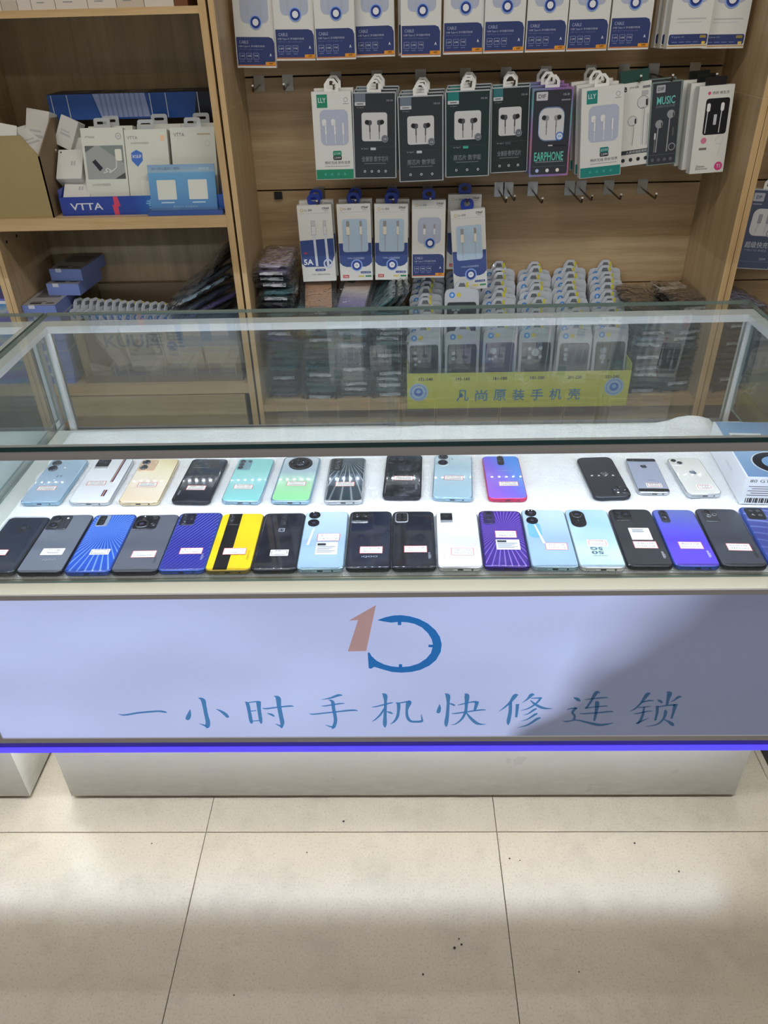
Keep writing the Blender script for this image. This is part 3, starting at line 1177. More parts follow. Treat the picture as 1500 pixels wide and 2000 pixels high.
p, T = phone('silver to lime phone with one large round black camera', -0.2010, 1.2364, .0739, .1619, -2.6,
             grad('cover_lime_silver', [(0, (146, 222, 160)), (.35, (168, 222, 176)), (.65, (168, 190, 206)), (1, (206, 216, 226))], 90, .14, .8), ltframe_m)
lens(p, -.000, .052, T, .0235, .0018, black_m, plain('camera_dial', (16, 18, 24), .1, .8))
lens(p, -.000, .052, T + .0012, .0085, .0012)
for q in range(4):
    a = q * math.pi / 2 + .6
    lens(p, .0155 * math.cos(a), .052 + .0155 * math.sin(a), T + .0012, .0034, .0006, black_m)
sticker(p, T, .003, -.022, ('Magic4 256', '10980000'))

p, T = phone('mirror-backed phone with pale streaks fanning from its camera', -0.1068, 1.2326, .0719, .1583, -0.4,
             rays('cover_mirror_rays', (70, 88, 104), (190, 202, 210), .075, 46, 12, .08, (90, 104, 116), .6), silver_m)
island(p, -.019, .051, .018, .044, .004, T, black_m, .0012)
for yy in (.063, .050, .038):
    lens(p, -.019, yy, T + .0012, .0055, .0008)
sticker(p, T, -.000, -.022, ('Reno3 128', '83227000'))

p, T = phone('smudged black phone standing alone before the gap, with reflections across its back', 0.0023, 1.2435, .0713, .1575, -2.6, plain('cover_smudged_black', (20, 23, 32), 0.06, 1.0, 0, 60), dkframe_m)
island(p, -.014, .056, .034, .026, .004, T, plain('camera_plate_black', (14, 15, 20), .05, 1), .0008)
for a in (-.022, -.006):
    lens(p, a, .058, T + .0008, .0045, .0006)
logo(p, T, 'iQOO', .026, -.045, .016, .005, mark_lt, VERT)
sticker(p, T, .001, -.014, ('Neo5 256', '11970000'))

p, T = phone('sky blue phone with two black lenses in a pale oval bump', 0.0966, 1.2384, .0736, .1589, -4.2,
             grad('cover_sky', [(0, (154, 186, 203)), (.7, (168, 196, 212)), (1, (204, 220, 229))], 80, .16), ltframe_m)
island(p, -.020, .055, .026, .046, .013, T, mat('pale_oval_bump', (198, 216, 226), .2, .3), .0014)
for yy in (.066, .044):
    lens(p, -.020, yy, T + .0014, .0095, .001, black_m)
dot(p, 'flash', -.002, .061, T, .0018, mark_dk)
logo(p, T, 'CE', -.002, -.030, .012, .009, mark_lt)
sticker(p, T, .002, -.010, ('60 Pro 256', '11490000'))

p, T = phone('violet to blue gradient phone with a pill camera and crimson frame', 0.1924, 1.2328, .0715, .1545, -0.9,
             grad('cover_violet_blue', [(0, (146, 96, 214)), (.45, (122, 104, 228)), (.8, (88, 134, 228)), (1, (80, 142, 232))], 20, .2, .6, .075), mat('phone_frame_crimson', (196, 50, 96), .25, .5))
island(p, -.001, .058, .0125, .034, .006, T, black_m, .0014)
for yy in (.067, .058):
    lens(p, -.001, yy, T + .0014, .0045, .0006)
logo(p, T, 'DESIGNED FOR', .004, .020, .028, .0022, mark_lt)
sticker(p, T, .006, -.028, ('R17Pro 128', '12917000'))

p, T = phone('matte black phone lying upside down with its camera corner toward the front', 0.3780, 1.2289, .0690, .1450, 2.2, plain('cover_matte_black', (40, 42, 48), 0.4, 0.1), dkframe_m, r=.0125, port=False)
island(p, .018, -.054, .030, .030, .008, T, plain('camera_plate_matte', (34, 36, 42), .2, .5), .0014)
lens(p, .011, -.048, T + .0014, .0068, .0016)
lens(p, .024, -.060, T + .0014, .0068, .0016)
dot(p, 'flash', .011, -.061, T + .0014, .0022, white_m)
apple(p, T, .004, .008, .0135, C_(14, 14, 18, 0.15), math.pi)

p, T = phone('small space grey phone with black glass bands at both ends', 0.4616, 1.2336, .0580, .1235, -2.6, mat('cover_space_grey', (164, 172, 194), .32, .15), silver_m, t=.0076, r=.009)
for yy, hh in ((.0545, .011), (-.0545, .010)):
    d = D('top', T)
    d.rr(0, yy, .0545, hh, .003, black_m, 1)
    d.build('glass_band', p)
lens(p, -.018, .055, T + .0003, .0038, .0005)
apple(p, T, .000, .030, .0120, C_(24, 26, 34, 0.2))
logo(p, T, 'iPhone', .004, -.020, .014, .003, mark_dk)
sticker(p, T, .004, -.038, ('6S 32', '500000'), .028, .015, 'round')

p, T = phone('small white flat-edged phone with two lenses in one corner, beside the boxed phone', 0.5461, 1.2279, .0625, .1310, 0.4, plain('cover_ivory', (226, 226, 222), 0.18), silver_m, t=.0085, r=.010, soft=.0010)
island(p, -.017, .049, .025, .025, .006, T, plain('camera_plate_ivory', (222, 222, 218), .12, .6), .0008)
lens(p, -.0215, .0535, T + .0008, .0050, .0010)
lens(p, -.0125, .0445, T + .0008, .0050, .0010)
dot(p, 'flash', -.011, .054, T + .0008, .0018, white_m)
apple(p, T, .002, .010, .0125, C_(84, 96, 116, 0.2))
sticker(p, T, .006, -.042, ('12 64', '100000'), .028, .015, 'round')

# ---- front row
p, T = phone('glossy navy phone in a clear case with a round four-eye camera', -0.6650, 1.0330, .0752, .160, -0.9, plain('cover_navy', (24, 32, 56), 0.05, 1.0), dkframe_m)
lens(p, .002, .045, T, .0125, .0006, dkframe_m, C_(22, 22, 28, .1))
for a, b in ((-.005, .050), (.007, .050), (-.005, .040), (.007, .040)):
    lens(p, a, b, T + .0004, .0032, .0004)
mb = MB()
slab(mb, .0775, .1625, .0115, .0002, T + .0012, film_m, .002, 5)
mb.build('clear_case', p)
sticker(p, T + .0013, -.012, -.028, ('Mate30 256', '98001000'))

p, T = phone('dark grey textured phone with two ringed lenses on a black plate', -0.5883, 1.0358, .0757, .1673, 0.3, plain('cover_grey_leather', (96, 102, 114), 0.45, 0.1), dkframe_m)
n_ = MATS['cover_grey_leather']
island(p, -.016, .057, .037, .042, .004, T, plain('camera_plate_ring', (36, 40, 48), .15, .6), .0014)
for a, b in ((-.022, .067), (-.022, .047)):
    lens(p, a, b, T + .0014, .0092, .0014)
dot(p, 'flash', -.004, .069, T + .0014, .0022, white_m)
logo(p, T, 'iQOO', .006, -.050, .022, .0055, mark_lt)
sticker(p, T, .004, -.028, ('Z7 128', '7900000'), .037, .018, 'none')

p, T = phone('bright blue phone with rays fanning out across its back', -0.5102, 1.0357, .0765, .1667, 0.5,
             rays('cover_blue_rays', (36, 84, 190), (140, 184, 244), .030, 56, 9, .1, (60, 106, 206), .2), blframe_m)
island(p, -.017, .061, .022, .033, .004, T, mat('pale_camera_block', (176, 196, 226), .15, .6), .0014)
d = D('top', T + .0014)
d.rr(-.019, .061, .013, .029, .003, black_m, 1)
d.build('camera_window', p)
for yy in (.068, .055):
    lens(p, -.019, yy, T + .0017, .0045, .0005)
sticker(p, T, .006, -.030, ('V20 128', '8800000'), .032, .015, 'dark')

p, T = phone('matte charcoal phone with a big ringed camera on a glossy panel', -0.4337, 1.0342, .0771, .1647, 0.6, plain('cover_charcoal', (82, 86, 97), 0.42, 0.1), dkframe_m)
island(p, -.015, .056, .042, .042, .008, T, plain('camera_plate_gloss', (26, 28, 36), .06, 1), .0012)
lens(p, -.021, .050, T + .0012, .0115, .0012)
for a, b in ((-.021, .070), (-.003, .069), (-.001, .048)):
    lens(p, a, b, T + .0012, .0045, .0008)
logo(p, T, 'oppo', .028, -.052, .017, .0045, mark_dk, VERT)
sticker(p, T, .005, -.036, ('Honor 128', '13006000'), .040, .0185)

p, T = phone('indigo phone with diagonal iridescent lines, beside the yellow one', -0.3575, 1.0377, .0772, .1674, 0.4, waves('cover_indigo_lines', (44, 48, 146), (134, 150, 236), 900, -560, 8, 9), blframe_m)
island(p, -.020, .061, .026, .036, .005, T, plain('camera_plate_indigo', (24, 26, 50), .06, 1), .0012)
for a, b in ((-.025, .070), (-.025, .060), (-.025, .050), (-.014, .064)):
    lens(p, a, b, T + .0012, .0042, .0008)
logo(p, T, 'oppo', .028, -.048, .017, .005, mark_lt, VERT)
sticker(p, T, .006, -.032, ('A93 11G', '87917845'), .038, .017)

p, T = phone('yellow phone with one wide black stripe down its back', -0.2820, 1.0348, .0749, .1640, 0.2, plain('cover_yellow', (226, 190, 24), 0.35, 0.2), mat('phone_frame_olive', (120, 108, 60), .3, .5))
d = D('top', T)
d.rect(-.0240, -.0800, -.0010, .0800, C_(22, 22, 26, .2), 1)
d.build('black_stripe', p)
island(p, -.0125, .062, .022, .033, .003, T, plain('camera_plate_stripe', (20, 20, 24), .06, 1), .0010)
for yy in (.071, .062, .053):
    lens(p, -.017, yy, T + .001, .0042, .0008)
logo(p, T, 'realme', .027, -.042, .024, .0050, C_(150, 120, 30, .4), VERT)
sticker(p, T + .0006, .004, -.032, ('GT 12+256', '100000-02'), .038, .018)

p, T = phone('black phone with a slim pill camera centred high and a square emblem', -0.2076, 1.0354, .0736, .1640, 0.2, plain('cover_black_mirror', (22, 26, 38), 0.05, 1.0, 0, 26), dkframe_m)
island(p, .000, .059, .011, .034, .0052, T, plain('camera_pill', (34, 38, 50), .05, 1), .0012)
for yy in (.068, .059, .050):
    lens(p, .000, yy, T + .0012, .0040, .0006)
d = D('top', T)
d.frame(0, .028, .010, .010, .0011, .0008, mark_lt, 1)
d.text('1+', .0005, .028, .006, .005, mark_lt, 1)
d.build('maker_mark', p)['kind'] = 'stuff'
sticker(p, T, .004, -.037, ('7 Pro', '120000'), .030, .0165, 'dark')

p, T = phone('powder blue phone with a price sticker and printed label, leaning on the black emblem phone', -0.1333, 1.0376, .0759, .1660, 0.0,
             grad('cover_powder_blue', [(0, (146, 174, 204)), (.6, (156, 182, 210)), (1, (182, 203, 225))], 80, .16), ltframe_m)
for yy in (.069, .045):
    lens(p, -.021, yy, T, .0100, .002, mat('lens_ring_dark', (44, 48, 58), .2, .8))
d = D('top', T)
d.poly([(-.0205, .030), (-.018, .030), (-.0235, -.018), (-.0275, -.018)], C_(226, 240, 250, .15), 1)
d.build('light_beam_print', p)
sticker(p, T, .008, .003, ('A1 Pro 256', '118751-018'), .038, .021)
info_label(p, T, .007, -.028, .036, .034)
logo(p, T, 'oppo', .030, -.055, .016, .004, C_(120, 160, 200, .3), VERT)

p, T = phone('glossy black phone with a square camera window over a silver bar', -0.0560, 1.0376, .0739, .1650, -0.3, plain('cover_black_gloss', (18, 24, 44), 0.05, 1.0, 0, 20), dkframe_m)
island(p, -.018, .064, .028, .026, .002, T, plain('camera_window_black', (14, 15, 20), .05, 1), .0012)
island(p, -.018, .047, .028, .006, .001, T, mat('silver_bar', (190, 196, 206), .15, .8), .0012, 'camera_trim')
for a in (-.024, -.011):
    lens(p, a, .066, T + .0012, .0046, .0006)
logo(p, T, 'iQOO', .002, -.052, .026, .0050, mark_lt)
sticker(p, T, .004, -.034, ('Z5X 118', '5812520-0'), .038, .019)

p, T = phone('glossy black phone with a square silver-rimmed camera of four lenses', 0.0182, 1.0366, .0722, .1640, -0.5, plain('cover_black_ink', (16, 20, 34), 0.05, 1.0, 0, 22), dkframe_m)
island(p, -.020, .060, .023, .030, .006, T, silver_m, .0012)
island(p, -.020, .060, .020, .027, .005, T + .0008, plain('camera_square_black', (16, 17, 24), .06, 1), .0008, 'camera_glass')
for a in (-.025, -.015):
    for b in (.066, .054):
        lens(p, a, b, T + .0016, .0040, .0005)
logo(p, T, 'oppo', .026, -.049, .017, .005, mark_lt, VERT)
sticker(p, T, .003, -.032, ('A32 128', '994032-02'), .038, .018)

p, T = phone('pearl white phone with a square black camera, among the dark ones', 0.0932, 1.0346, .0728, .1600, -1.2,
             grad('cover_pearl', [(0, (222, 218, 230)), (.5, (206, 214, 236)), (1, (224, 232, 236))], 70, .18), silver_m)
island(p, -.018, .063, .021, .022, .002, T, plain('camera_window_pearl', (16, 18, 24), .06, 1), .0012)
island(p, -.018, .0485, .021, .007, .001, T, silver_m, .0012, 'camera_trim')
lens(p, -.018, .065, T + .0012, .0048, .0006)
logo(p, T, 'vivo', -.026, -.046, .018, .005, mark_lt, VERT)
sticker(p, T, .005, -.038, ('S9* 256', '701227-33'), .037, .020)

p, T = phone('deep purple phone with bright rays, a price sticker and a silver label', 0.1684, 1.0360, .0740, .1620, -1.6,
             rays('cover_purple_rays', (56, 34, 132), (160, 124, 232), .020, 58, 12, .07, (74, 50, 150), .2), mat('phone_frame_purple', (60, 44, 130), .2, .6))
island(p, -.020, .058, .020, .040, .005, T, plain('camera_plate_purple', (44, 36, 84), .08, .8), .0012)
for yy in (.068, .054):
    lens(p, -.020, yy, T + .0012, .0050, .0008)
sticker(p, T, .005, .008, ('Nova 7 SE 128', '184062-020'), .036, .020)
info_label(p, T, .006, -.021, .039, .028)

p, T = phone('powder blue phone with a light-beam print, next to the purple rayed phone', 0.2442, 1.0364, .0753, .1650, -1.6, MATS['cover_powder_blue'], ltframe_m)
for yy in (.069, .046):
    lens(p, -.022, yy, T, .0100, .002, MATS['lens_ring_dark'])
d = D('top', T)
d.rr(-.021, .018, .022, .044, .009, C_(110, 168, 216, .15), 1)
d.poly([(-.0205, .034), (-.018, .034), (-.0075, -.020), (-.0120, -.020)], C_(226, 240, 250, .15), 2)
d.build('light_beam_print', p)
logo(p, T, 'oppo', .028, -.048, .016, .004, C_(120, 160, 200, .3), VERT)
sticker(p, T, .009, -.028, ('A1 Pro 256', '307319-018'), .036, .0195)

p, T = phone('pale blue to lime phone with a tall oval black camera and large logo', 0.3192, 1.0345, .0733, .1670, -1.5,
             grad('cover_aurora', [(0, (176, 206, 230)), (.25, (190, 216, 190)), (.45, (176, 204, 220)), (.75, (150, 186, 230)), (1, (170, 200, 236))], 75, .14), silver_m)
island(p, -.018, .052, .026, .050, .013, T, black_m, .0014)
lens(p, -.018, .064, T + .0014, .0105, .001)
lens(p, -.018, .042, T + .0014, .0050, .0006, black_m)
logo(p, T, '50', -.002, -.044, .020, .0085, C_(60, 84, 120, .3), math.pi, .03)
logo(p, T, '5G', -.002, -.0335, .020, .0085, C_(60, 84, 120, .3), math.pi, .03)
logo(p, T, 'HUAWEI', .001, -.0525, .022, .0035, C_(60, 84, 120, .3))
sticker(p, T, .002, -.018, ('nova 128', '100000'), .033, .018, 'round')

p, T = phone('matte black phone with a white printed label above its price sticker', 0.3946, 1.0352, .0721, .1640, -1.7, plain('cover_soft_black', (44, 47, 52), 0.38, 0.1), dkframe_m)
island(p, -.015, .061, .030, .034, .005, T, plain('camera_plate_soft', (22, 24, 30), .06, 1), .0012)
for a, b in ((-.021, .069), (-.021, .056), (-.008, .066)):
    lens(p, a, b, T + .0012, .0050, .0008)
d = D('top', T)
d.rr(0, 0, .034, .034, .001, C_(228, 230, 230, .7), 1)
for i in range(4):
    d.rect(-.012, .012 - i * .0026, .008 - .002 * (i % 2), .0134 - i * .0026, ink_m, 2)
o = d.build('info_label', p)
o.location = (.003, .006, 0)
logo(p, T, 'oppo', .027, -.052, .018, .0055, mark_wh, VERT)
sticker(p, T, .004, -.025, ('A36 128', '01336-028'), .038, .0195)

p, T = phone('blue to violet phone with a narrow three-eye camera strip', 0.4686, 1.0334, .0715, .1620, -2.2,
             grad('cover_blue_violet', [(0, (92, 74, 196)), (.4, (88, 70, 226)), (.7, (84, 86, 186)), (1, (96, 110, 168))], 80, .25, .4), blframe_m)
island(p, -.019, .057, .015, .038, .0065, T, mat('slate_camera_strip', (60, 66, 92), .2, .4), .0012)
for yy in (.069, .058, .047):
    lens(p, -.019, yy, T + .0012, .0050, .0008)
logo(p, T, 'oppo', .026, -.049, .018, .0055, mark_wh, VERT)
sticker(p, T, .003, -.026, ('Reno3 128', '1010510-01'), .038, .0195)

p, T = phone('charcoal phone with a rectangular camera plate and dark lettering down one side', 0.5429, 1.0334, .0715, .1640, -2.8, plain('cover_dark_slate', (58, 62, 72), 0.3, 0.2), dkframe_m)
island(p, -.014, .057, .025, .035, .004, T, mat('grey_camera_plate', (96, 102, 112), .15, .7), .0012)
lens(p, -.019, .068, T + .0012, .0062, .001)
for a, b in ((-.018, .056), (-.008, .060)):
    lens(p, a, b, T + .0012, .0036, .0006, silver_m)
logo(p, T, 'REVOLT', .026, -.042, .034, .0055, C_(24, 26, 32, .3), VERT, .02)
sticker(p, T, .005, -.032, ('Reno5Pro 256', '0470-062'), .038, .0195)

p, T = phone('blue phone with pale wavy lines, partly out at the end by the boxed phone', 0.6187, 1.0364, .0715, .1650, -3.6, waves('cover_blue_waves', (66, 78, 150), (130, 146, 206), 60, 330, 10, 12), blframe_m)
island(p, -.013, .060, .030, .034, .005, T, black_m, .0012)
for a in (-.019, -.007):
    for b in (.067, .053):
        lens(p, a, b, T + .0012, .0036, .0006)
sticker(p, T, .003, -.030, ('A72 128', '1100000'))

# boxed phone at the end of the mat
b = thing('phone_carton', 'white retail phone box with a blue lid picture of a round camera', 'box', (0.666, 1.243, MAT_Z), (0, 0, math.radians(-4.0)))
bx('body', -.058, .058, -.105, .105, 0, .056, C_(226, 230, 236, .4), b)
d = D('top', .056)
n = N('lid_sky_print')
o_ = n.sep(n.coord())
n.base(n.ramp(n.math('ADD', n.math('MULTIPLY', o_[1], 4.6), .5, True), [(0, rgb(110, 142, 186)), (.5, rgb(150, 186, 222)), (1, rgb(120, 160, 206))]))
fin(n, .18, .6)
d.rect(-.055, -.104, .058, .104, n.m, 1)
d.disc(.006, -.054, .040, C_(204, 214, 226, .2), 2, 36)
d.disc(.006, -.054, .0375, C_(20, 26, 40, .15), 3, 36)
d.disc(.006, -.054, .022, C_(120, 160, 206, .12), 4, 30)
d.build('lid_print', b)
d = D('top', .056)
d.rr(-.014, .038, .058, .036, .001, C_(226, 232, 236, .6), 5)
for i in range(5):
    d.rect(-.040, .046 - i * .006, -.010 + .006 * (i % 3), .048 - i * .006, ink_m, 6)
d.build('barcode_label', b)
d = D('front', .105)
d.text('80 GT 5G', -.024, .048, .052, .006, ink_black_m, 1)
for i in range(5):
    d.rect(-.050 + .006 * (i % 2), .036 - i * .0045, -.010 + .012 * (i % 3), .0375 - i * .0045, ink_m, 1)
for i in range(14):
    d.rect(-.050 + i * .0034, .003, -.0485 + i * .0034 + .0008 * (i % 3), .013, ink_black_m, 1)
d.build('end_print', b)['kind'] = 'stuff'
d = D('left', .058)
d.text('HONOR', .02, .030, .040, .007, C_(190, 194, 200, .4), 1)
d.build('side_lettering', b)

# ------------------------------------------------------------------ hooks and hanging boxes
navy_m = C_(44, 57, 110, 0.45)
navy_lt = C_(70, 92, 170, 0.4)
orange_m = C_(222, 146, 40, 0.5)
box_white = C_(216, 216, 212, 0.5)
win_m = mat('blister_window', (178, 184, 204), 0.18, coat=0.6)
win_white = mat('blister_window_white', (206, 206, 208), 0.2, coat=0.6)
grey_txt = C_(150, 152, 160, 0.6)
wht_txt = C_(222, 224, 230, 0.6)
teal_m = C_(20, 128, 122, 0.45)
green_m = C_(28, 132, 100, 0.45)
charcoal_m = C_(44, 47, 54, 0.4)
dkgreen_m = C_(26, 46, 48, 0.4)
clear_rim_m = C_(176, 182, 186, 0.25)


def hook(x, z, length=0.13, label='short steel hook holding nothing on the slat wall', group='empty slat wall hooks', drop=0.0):
    h = thing('display_hook', label, 'hook', (x, BY - 0.012, z), (0, 0, 0), group)
    mb = MB()
    mb.box(-.0135, .0135, -.003, 0, -.026, .008, steel_m)
    mb.box(-.0135, .0135, -.001, .006, .008, .0105, steel_m)
    mb.build('plate', h)
    mb = MB()
    mb.tube([(0, -.002, -.012), (.002, -length * .6, -.014 - drop * .6), (.003, -length + .006, -.015 - drop), (.0033, -length, -.013 - drop), (.0034, -length - .002, -.004 - drop)], .0024, rod_m)
    mb.build('rod', h)
    mb = MB()
    mb.tube([(.0034, -length - .002, -.004 - drop), (.0034, -length - .002, -.0005 - drop)], .0028, white_m)
    mb.build('tip', h)
    return h


def tab_house(par, w, h, z, m, y=0.0, hole=0.6):
    """white house-shaped hanger with an open middle"""
    o = [(-w / 2, 0), (w / 2, 0), (w / 2, h * .55), (w * .22, h), (-w * .22, h), (-w / 2, h * .55)]
    k = hole
    i = [(-w / 2 * k, h * .22), (w / 2 * k, h * .22), (w / 2 * k, h * .5), (w * .16 * k, h * .82), (-w * .16 * k, h * .82), (-w / 2 * k, h * .5)]
    mb = MB()
    for yy, flip in ((y - .0006, 1), (y + .0006, -1)):
        vs = [(a, yy, z + b) for a, b in o] + [(a, yy, z + b) for a, b in i]
        fs = [(q, (q + 1) % 6, 6 + (q + 1) % 6, 6 + q) for q in range(6)]
        mb.add(vs, [f[::flip] for f in fs], m)
    vs = [(a, yy, z + b) for yy in (y - .0006, y + .0006) for a, b in o]
    mb.add(vs, [(q, 6 + q, 6 + (q + 1) % 6, (q + 1) % 6) for q in range(6)], m)
    return mb.build('hang_tab', par)


def tab_ring(par, w, h, z, m, y=0.0):
    d = MB()
    o, i = rrect(w, h, w * .35, 5, 0, z + h / 2), circ(w * .24, 24, 0, z + h * .58, h * .2)
    for yy, flip in ((y - .001, 1), (y + .001, -1)):
        vs = [(a, yy, b) for a, b in o] + [(a, yy, b) for a, b in i]
        # the outline starts low at the side, the hole starts at its right edge: shift to match
        k = len(o)
        i2 = [(w * .24 * math.cos(math.radians(-80 + 360 * q / k)), z + h * .58 + h * .2 * math.sin(math.radians(-80 + 360 * q / k))) for q in range(k)]
        vs = [(a, yy, b) for a, b in o] + [(a, yy, b) for a, b in i2]
        fs = [(q, (q + 1) % k, k + (q + 1) % k, k + q) for q in range(k)]
        d.add(vs, [f[::flip] for f in fs], m)
    k = len(o)
    vs = [(a, yy, b) for yy in (y - .001, y + .001) for a, b in o]
    d.add(vs, [(q, k + q, k + (q + 1) % k, (q + 1) % k) for q in range(k)], m)
    return d.build('hang_tab', par)


def usb_plugs(d, cx, cz, s, m_body, layer=2, gap=0.026, big=True):
    """pair of white cable ends behind a window"""
    metal = C_(150, 146, 144, 0.3)
    line = C_(176, 178, 186, 0.4)
    for sg, pw in ((-1, .010), (1, .0075)):
        x = cx + sg * gap / 2
        d.rect(x - pw * .40 * s, cz + .022 * s, x + pw * .40 * s, cz + .036 * s, metal, layer)
        d.rr(x, cz + .012 * s, pw * s, .021 * s, .0015, m_body, layer + 1)
        d.frame(x, cz + .012 * s, pw * s, .021 * s, .0005, .0015, line, layer + 2)
        d.line([(x - pw * .2 * s, cz + .002 * s), (x - .0008 * s, cz - .010 * s), (x - .0006 * s, cz - .040 * s)], .0011 * s, line, layer)
        d.line([(x + pw * .2 * s, cz + .002 * s), (x + .0012 * s, cz - .010 * s), (x + .0010 * s, cz - .040 * s)], .0011 * s, line, layer)


def badge(d, x, z, r, layer):
    d.disc(x, z, r * 1.35, C_(150, 178, 226, .4), layer, 28)
    d.disc(x, z, r * 1.15, C_(60, 92, 178, .4), layer + 1, 28)
    d.disc(x, z, r * .95, C_(28, 46, 120, .4), layer + 2, 28)
    d.disc(x, z, r * .66, C_(228, 230, 236, .4), layer + 3, 24)


def cable_design(o, w, h, dp, full=True):
    bx('carton', -w / 2, w / 2, -dp, 0, 0, h, box_white, o)
    d = D('front', dp)
    wz0, wz1 = (.088, h - .012) if full else (.088, h - .042)
    d.rr(.002, (wz0 + wz1) / 2, w * .70, wz1 - wz0, .012, win_m, 1)
    usb_plugs(d, .002, wz0 + .055 if full else wz0 + .022, 1.15 if full else .75, C_(224, 224, 226, .35), 2, .030 if full else .026)
    d.build('window', o)['kind'] = 'stuff'
    d = D('front', dp)
    badge(d, .004, .090, .0105, 5)
    d.build('round_badge', o)['kind'] = 'stuff'
    d = D('front', dp)
    pw, ph = w * .96, .0615
    d.poly([(-pw / 2, .006), (pw / 2, .006), (pw / 2, ph - .012), (pw / 2 - .004, ph - .003), (pw / 2 - .012, ph), (-pw / 2, ph)], navy_m, 1)
    d.text('CABLE', -w * .29, ph - .010, .021, .0062, C_(168, 176, 206, .5), 2)
    d.text('USB Type-C 多功能闪充线', -w * .10, ph - .0185, w * .66, .0048, C_(190, 196, 216, .5), 2)
    d.text('USB Type-C flash charging cable', -w * .12, ph - .0245, w * .62, .0026, C_(120, 132, 176, .5), 2)
    for i in range(3):
        x = -w * .36 + i * .0165
        d.frame(x, .0235, .0128, .0128, .0007, .001, C_(150, 160, 200, .5), 2)
        d.text(('1.2M', 'USB', 'TYPE')[i], x, .0240, .009, .0032, wht_txt, 2)
        d.rect(x - .005, .0128, x + .005, .0138, C_(130, 142, 186, .5), 2)
    d.text('A', w * .37, .026, .005, .006, wht_txt, 2, .03)
    d.rr(w * .36, .0085, .024, .0070, .0015, orange_m, 3)
    d.text('V97', w * .37, .0085, .010, .0042, C_(60, 36, 12, .5), 4, .02)
    d.rect(-w / 2 + .001, .0035, w / 2 - .001, .006, C_(196, 120, 70, .5), 1)
    d.build('lower_print', o)['kind'] = 'stuff'


lab_t = 'white and navy boxed charging cable hanging in the top row of the slat wall'
grp_t = 'navy-banded cable boxes on the top hooks'
proto = None
TOPX = [(-.330, 1.296, 2.062, 1.5), (-.236, 1.309, 2.055, .8), (-.143, 1.309, 2.050, 0), (-.050, 1.311, 2.080, -.5), (.056, 1.310, 2.050, 0),
        (.152, 1.313, 2.060, 0), (.2446, 1.3135, 2.05, 0), (.340, 1.3135, 2.05, 0), (.4345, 1.3135, 2.05, 0), (.530, 1.314, 2.05, 0)]
for i, (x, z, y, rl) in enumerate(TOPX):
    if proto is None:
        proto = thing('cable_box', lab_t, 'box', (x, y, z), (0, 0, 0), grp_t)
        cable_design(proto, .0915, .21, .024)
        o = proto
    else:
        o = dup(proto)
    o.location = (x, y + .024, z)
    if i == 0:
        o['label'] = 'white and navy boxed charging cable hanging lowest, against the cabinet side panel'
    else:
        o['label'] = lab_t
    o.rotation_euler = (math.radians(-2), math.radians(rl), math.radians((0, 0, 3, -3, -4, 0, 0, 0, 0, 0)[i]))
for i, (x, y) in enumerate(((.056, 2.122), (-.143, 2.122))):
    o = dup(proto, (x - .006 + .012 * i, y, 1.312), (0, 0, math.radians(-4 + 7 * i)), 'white and navy boxed charging cable tucked behind its twin in the top row')
tw = thing('cable_box', 'white boxed cable with a slim navy foot band, hanging over the white-cased earphones', 'box', (.660, 2.066, 1.314), (math.radians(-2), 0, math.radians(2)), 'slim-banded cable boxes')
bx('carton', -.046, .046, -.024, 0, 0, .21, box_white, tw)
d = D('front', .024)
d.rr(.002, .145, .064, .115, .012, win_m, 1)
usb_plugs(d, .002, .142, 1.15, C_(224, 224, 226, .35), 2, .030)
d.build('window', tw)['kind'] = 'stuff'
d = D('front', .024)
badge(d, .004, .094, .0125, 5)
d.build('round_badge', tw)['kind'] = 'stuff'
d = D('front', .024)
d.rr(0, .0175, .088, .020, .004, navy_m, 1)
d.text('Type-C', -.024, .022, .030, .004, C_(160, 170, 206, .5), 2)
for i in range(4):
    d.rect(-.036 + i * .016, .0115, -.024 + i * .016, .0130, C_(110, 126, 180, .5), 2)
d.rr(.033, .0225, .014, .0055, .001, C_(150, 132, 70, .5), 2)
d.rr(.036, .0105, .008, .0055, .001, C_(226, 190, 90, .5), 2)
d.rect(-.030, .056, .034, .0585, C_(186, 186, 190, .6), 1)
d.rect(-.030, .050, .024, .0515, C_(196, 196, 200, .6), 1)
d.rect(-.045, .0035, .045, .0060, C_(196, 150, 90, .5), 1)
d.build('lower_print', tw)['kind'] = 'stuff'
for dx, dy in ((-.006, .030), (-.012, .060)):
    dup(tw, (.660 + dx, 2.066 + dy, 1.314), None, 'white boxed cable with a slim navy foot band, tucked behind a matching box')
dup(tw, (.752, 2.085, 1.311), (math.radians(-2), 0, math.radians(-8)), 'white boxed cable with a slim navy foot band, next to the cabinet side panel')


def earbuds(d, cx, cz, s, m, layer, cord, tip=None):
    for sg in (-1, 1):
        x = cx + sg * .0125 * s
        d.rr(x, cz, .0125 * s, .0110 * s, .004 * s, m, layer)
        if tip:
            d.disc(x + sg * .0055 * s, cz + .001 * s, .0052 * s, tip, layer + 1, 14)
        d.line([(x - sg * .001 * s, cz - .004 * s), (x - sg * .0012 * s, cz - .020 * s)], .0030 * s, m, layer)
        d.line([(x - sg * .0012 * s, cz - .016 * s), (x - sg * .0014 * s, cz - .036 * s)], .0014 * s, cord, layer)


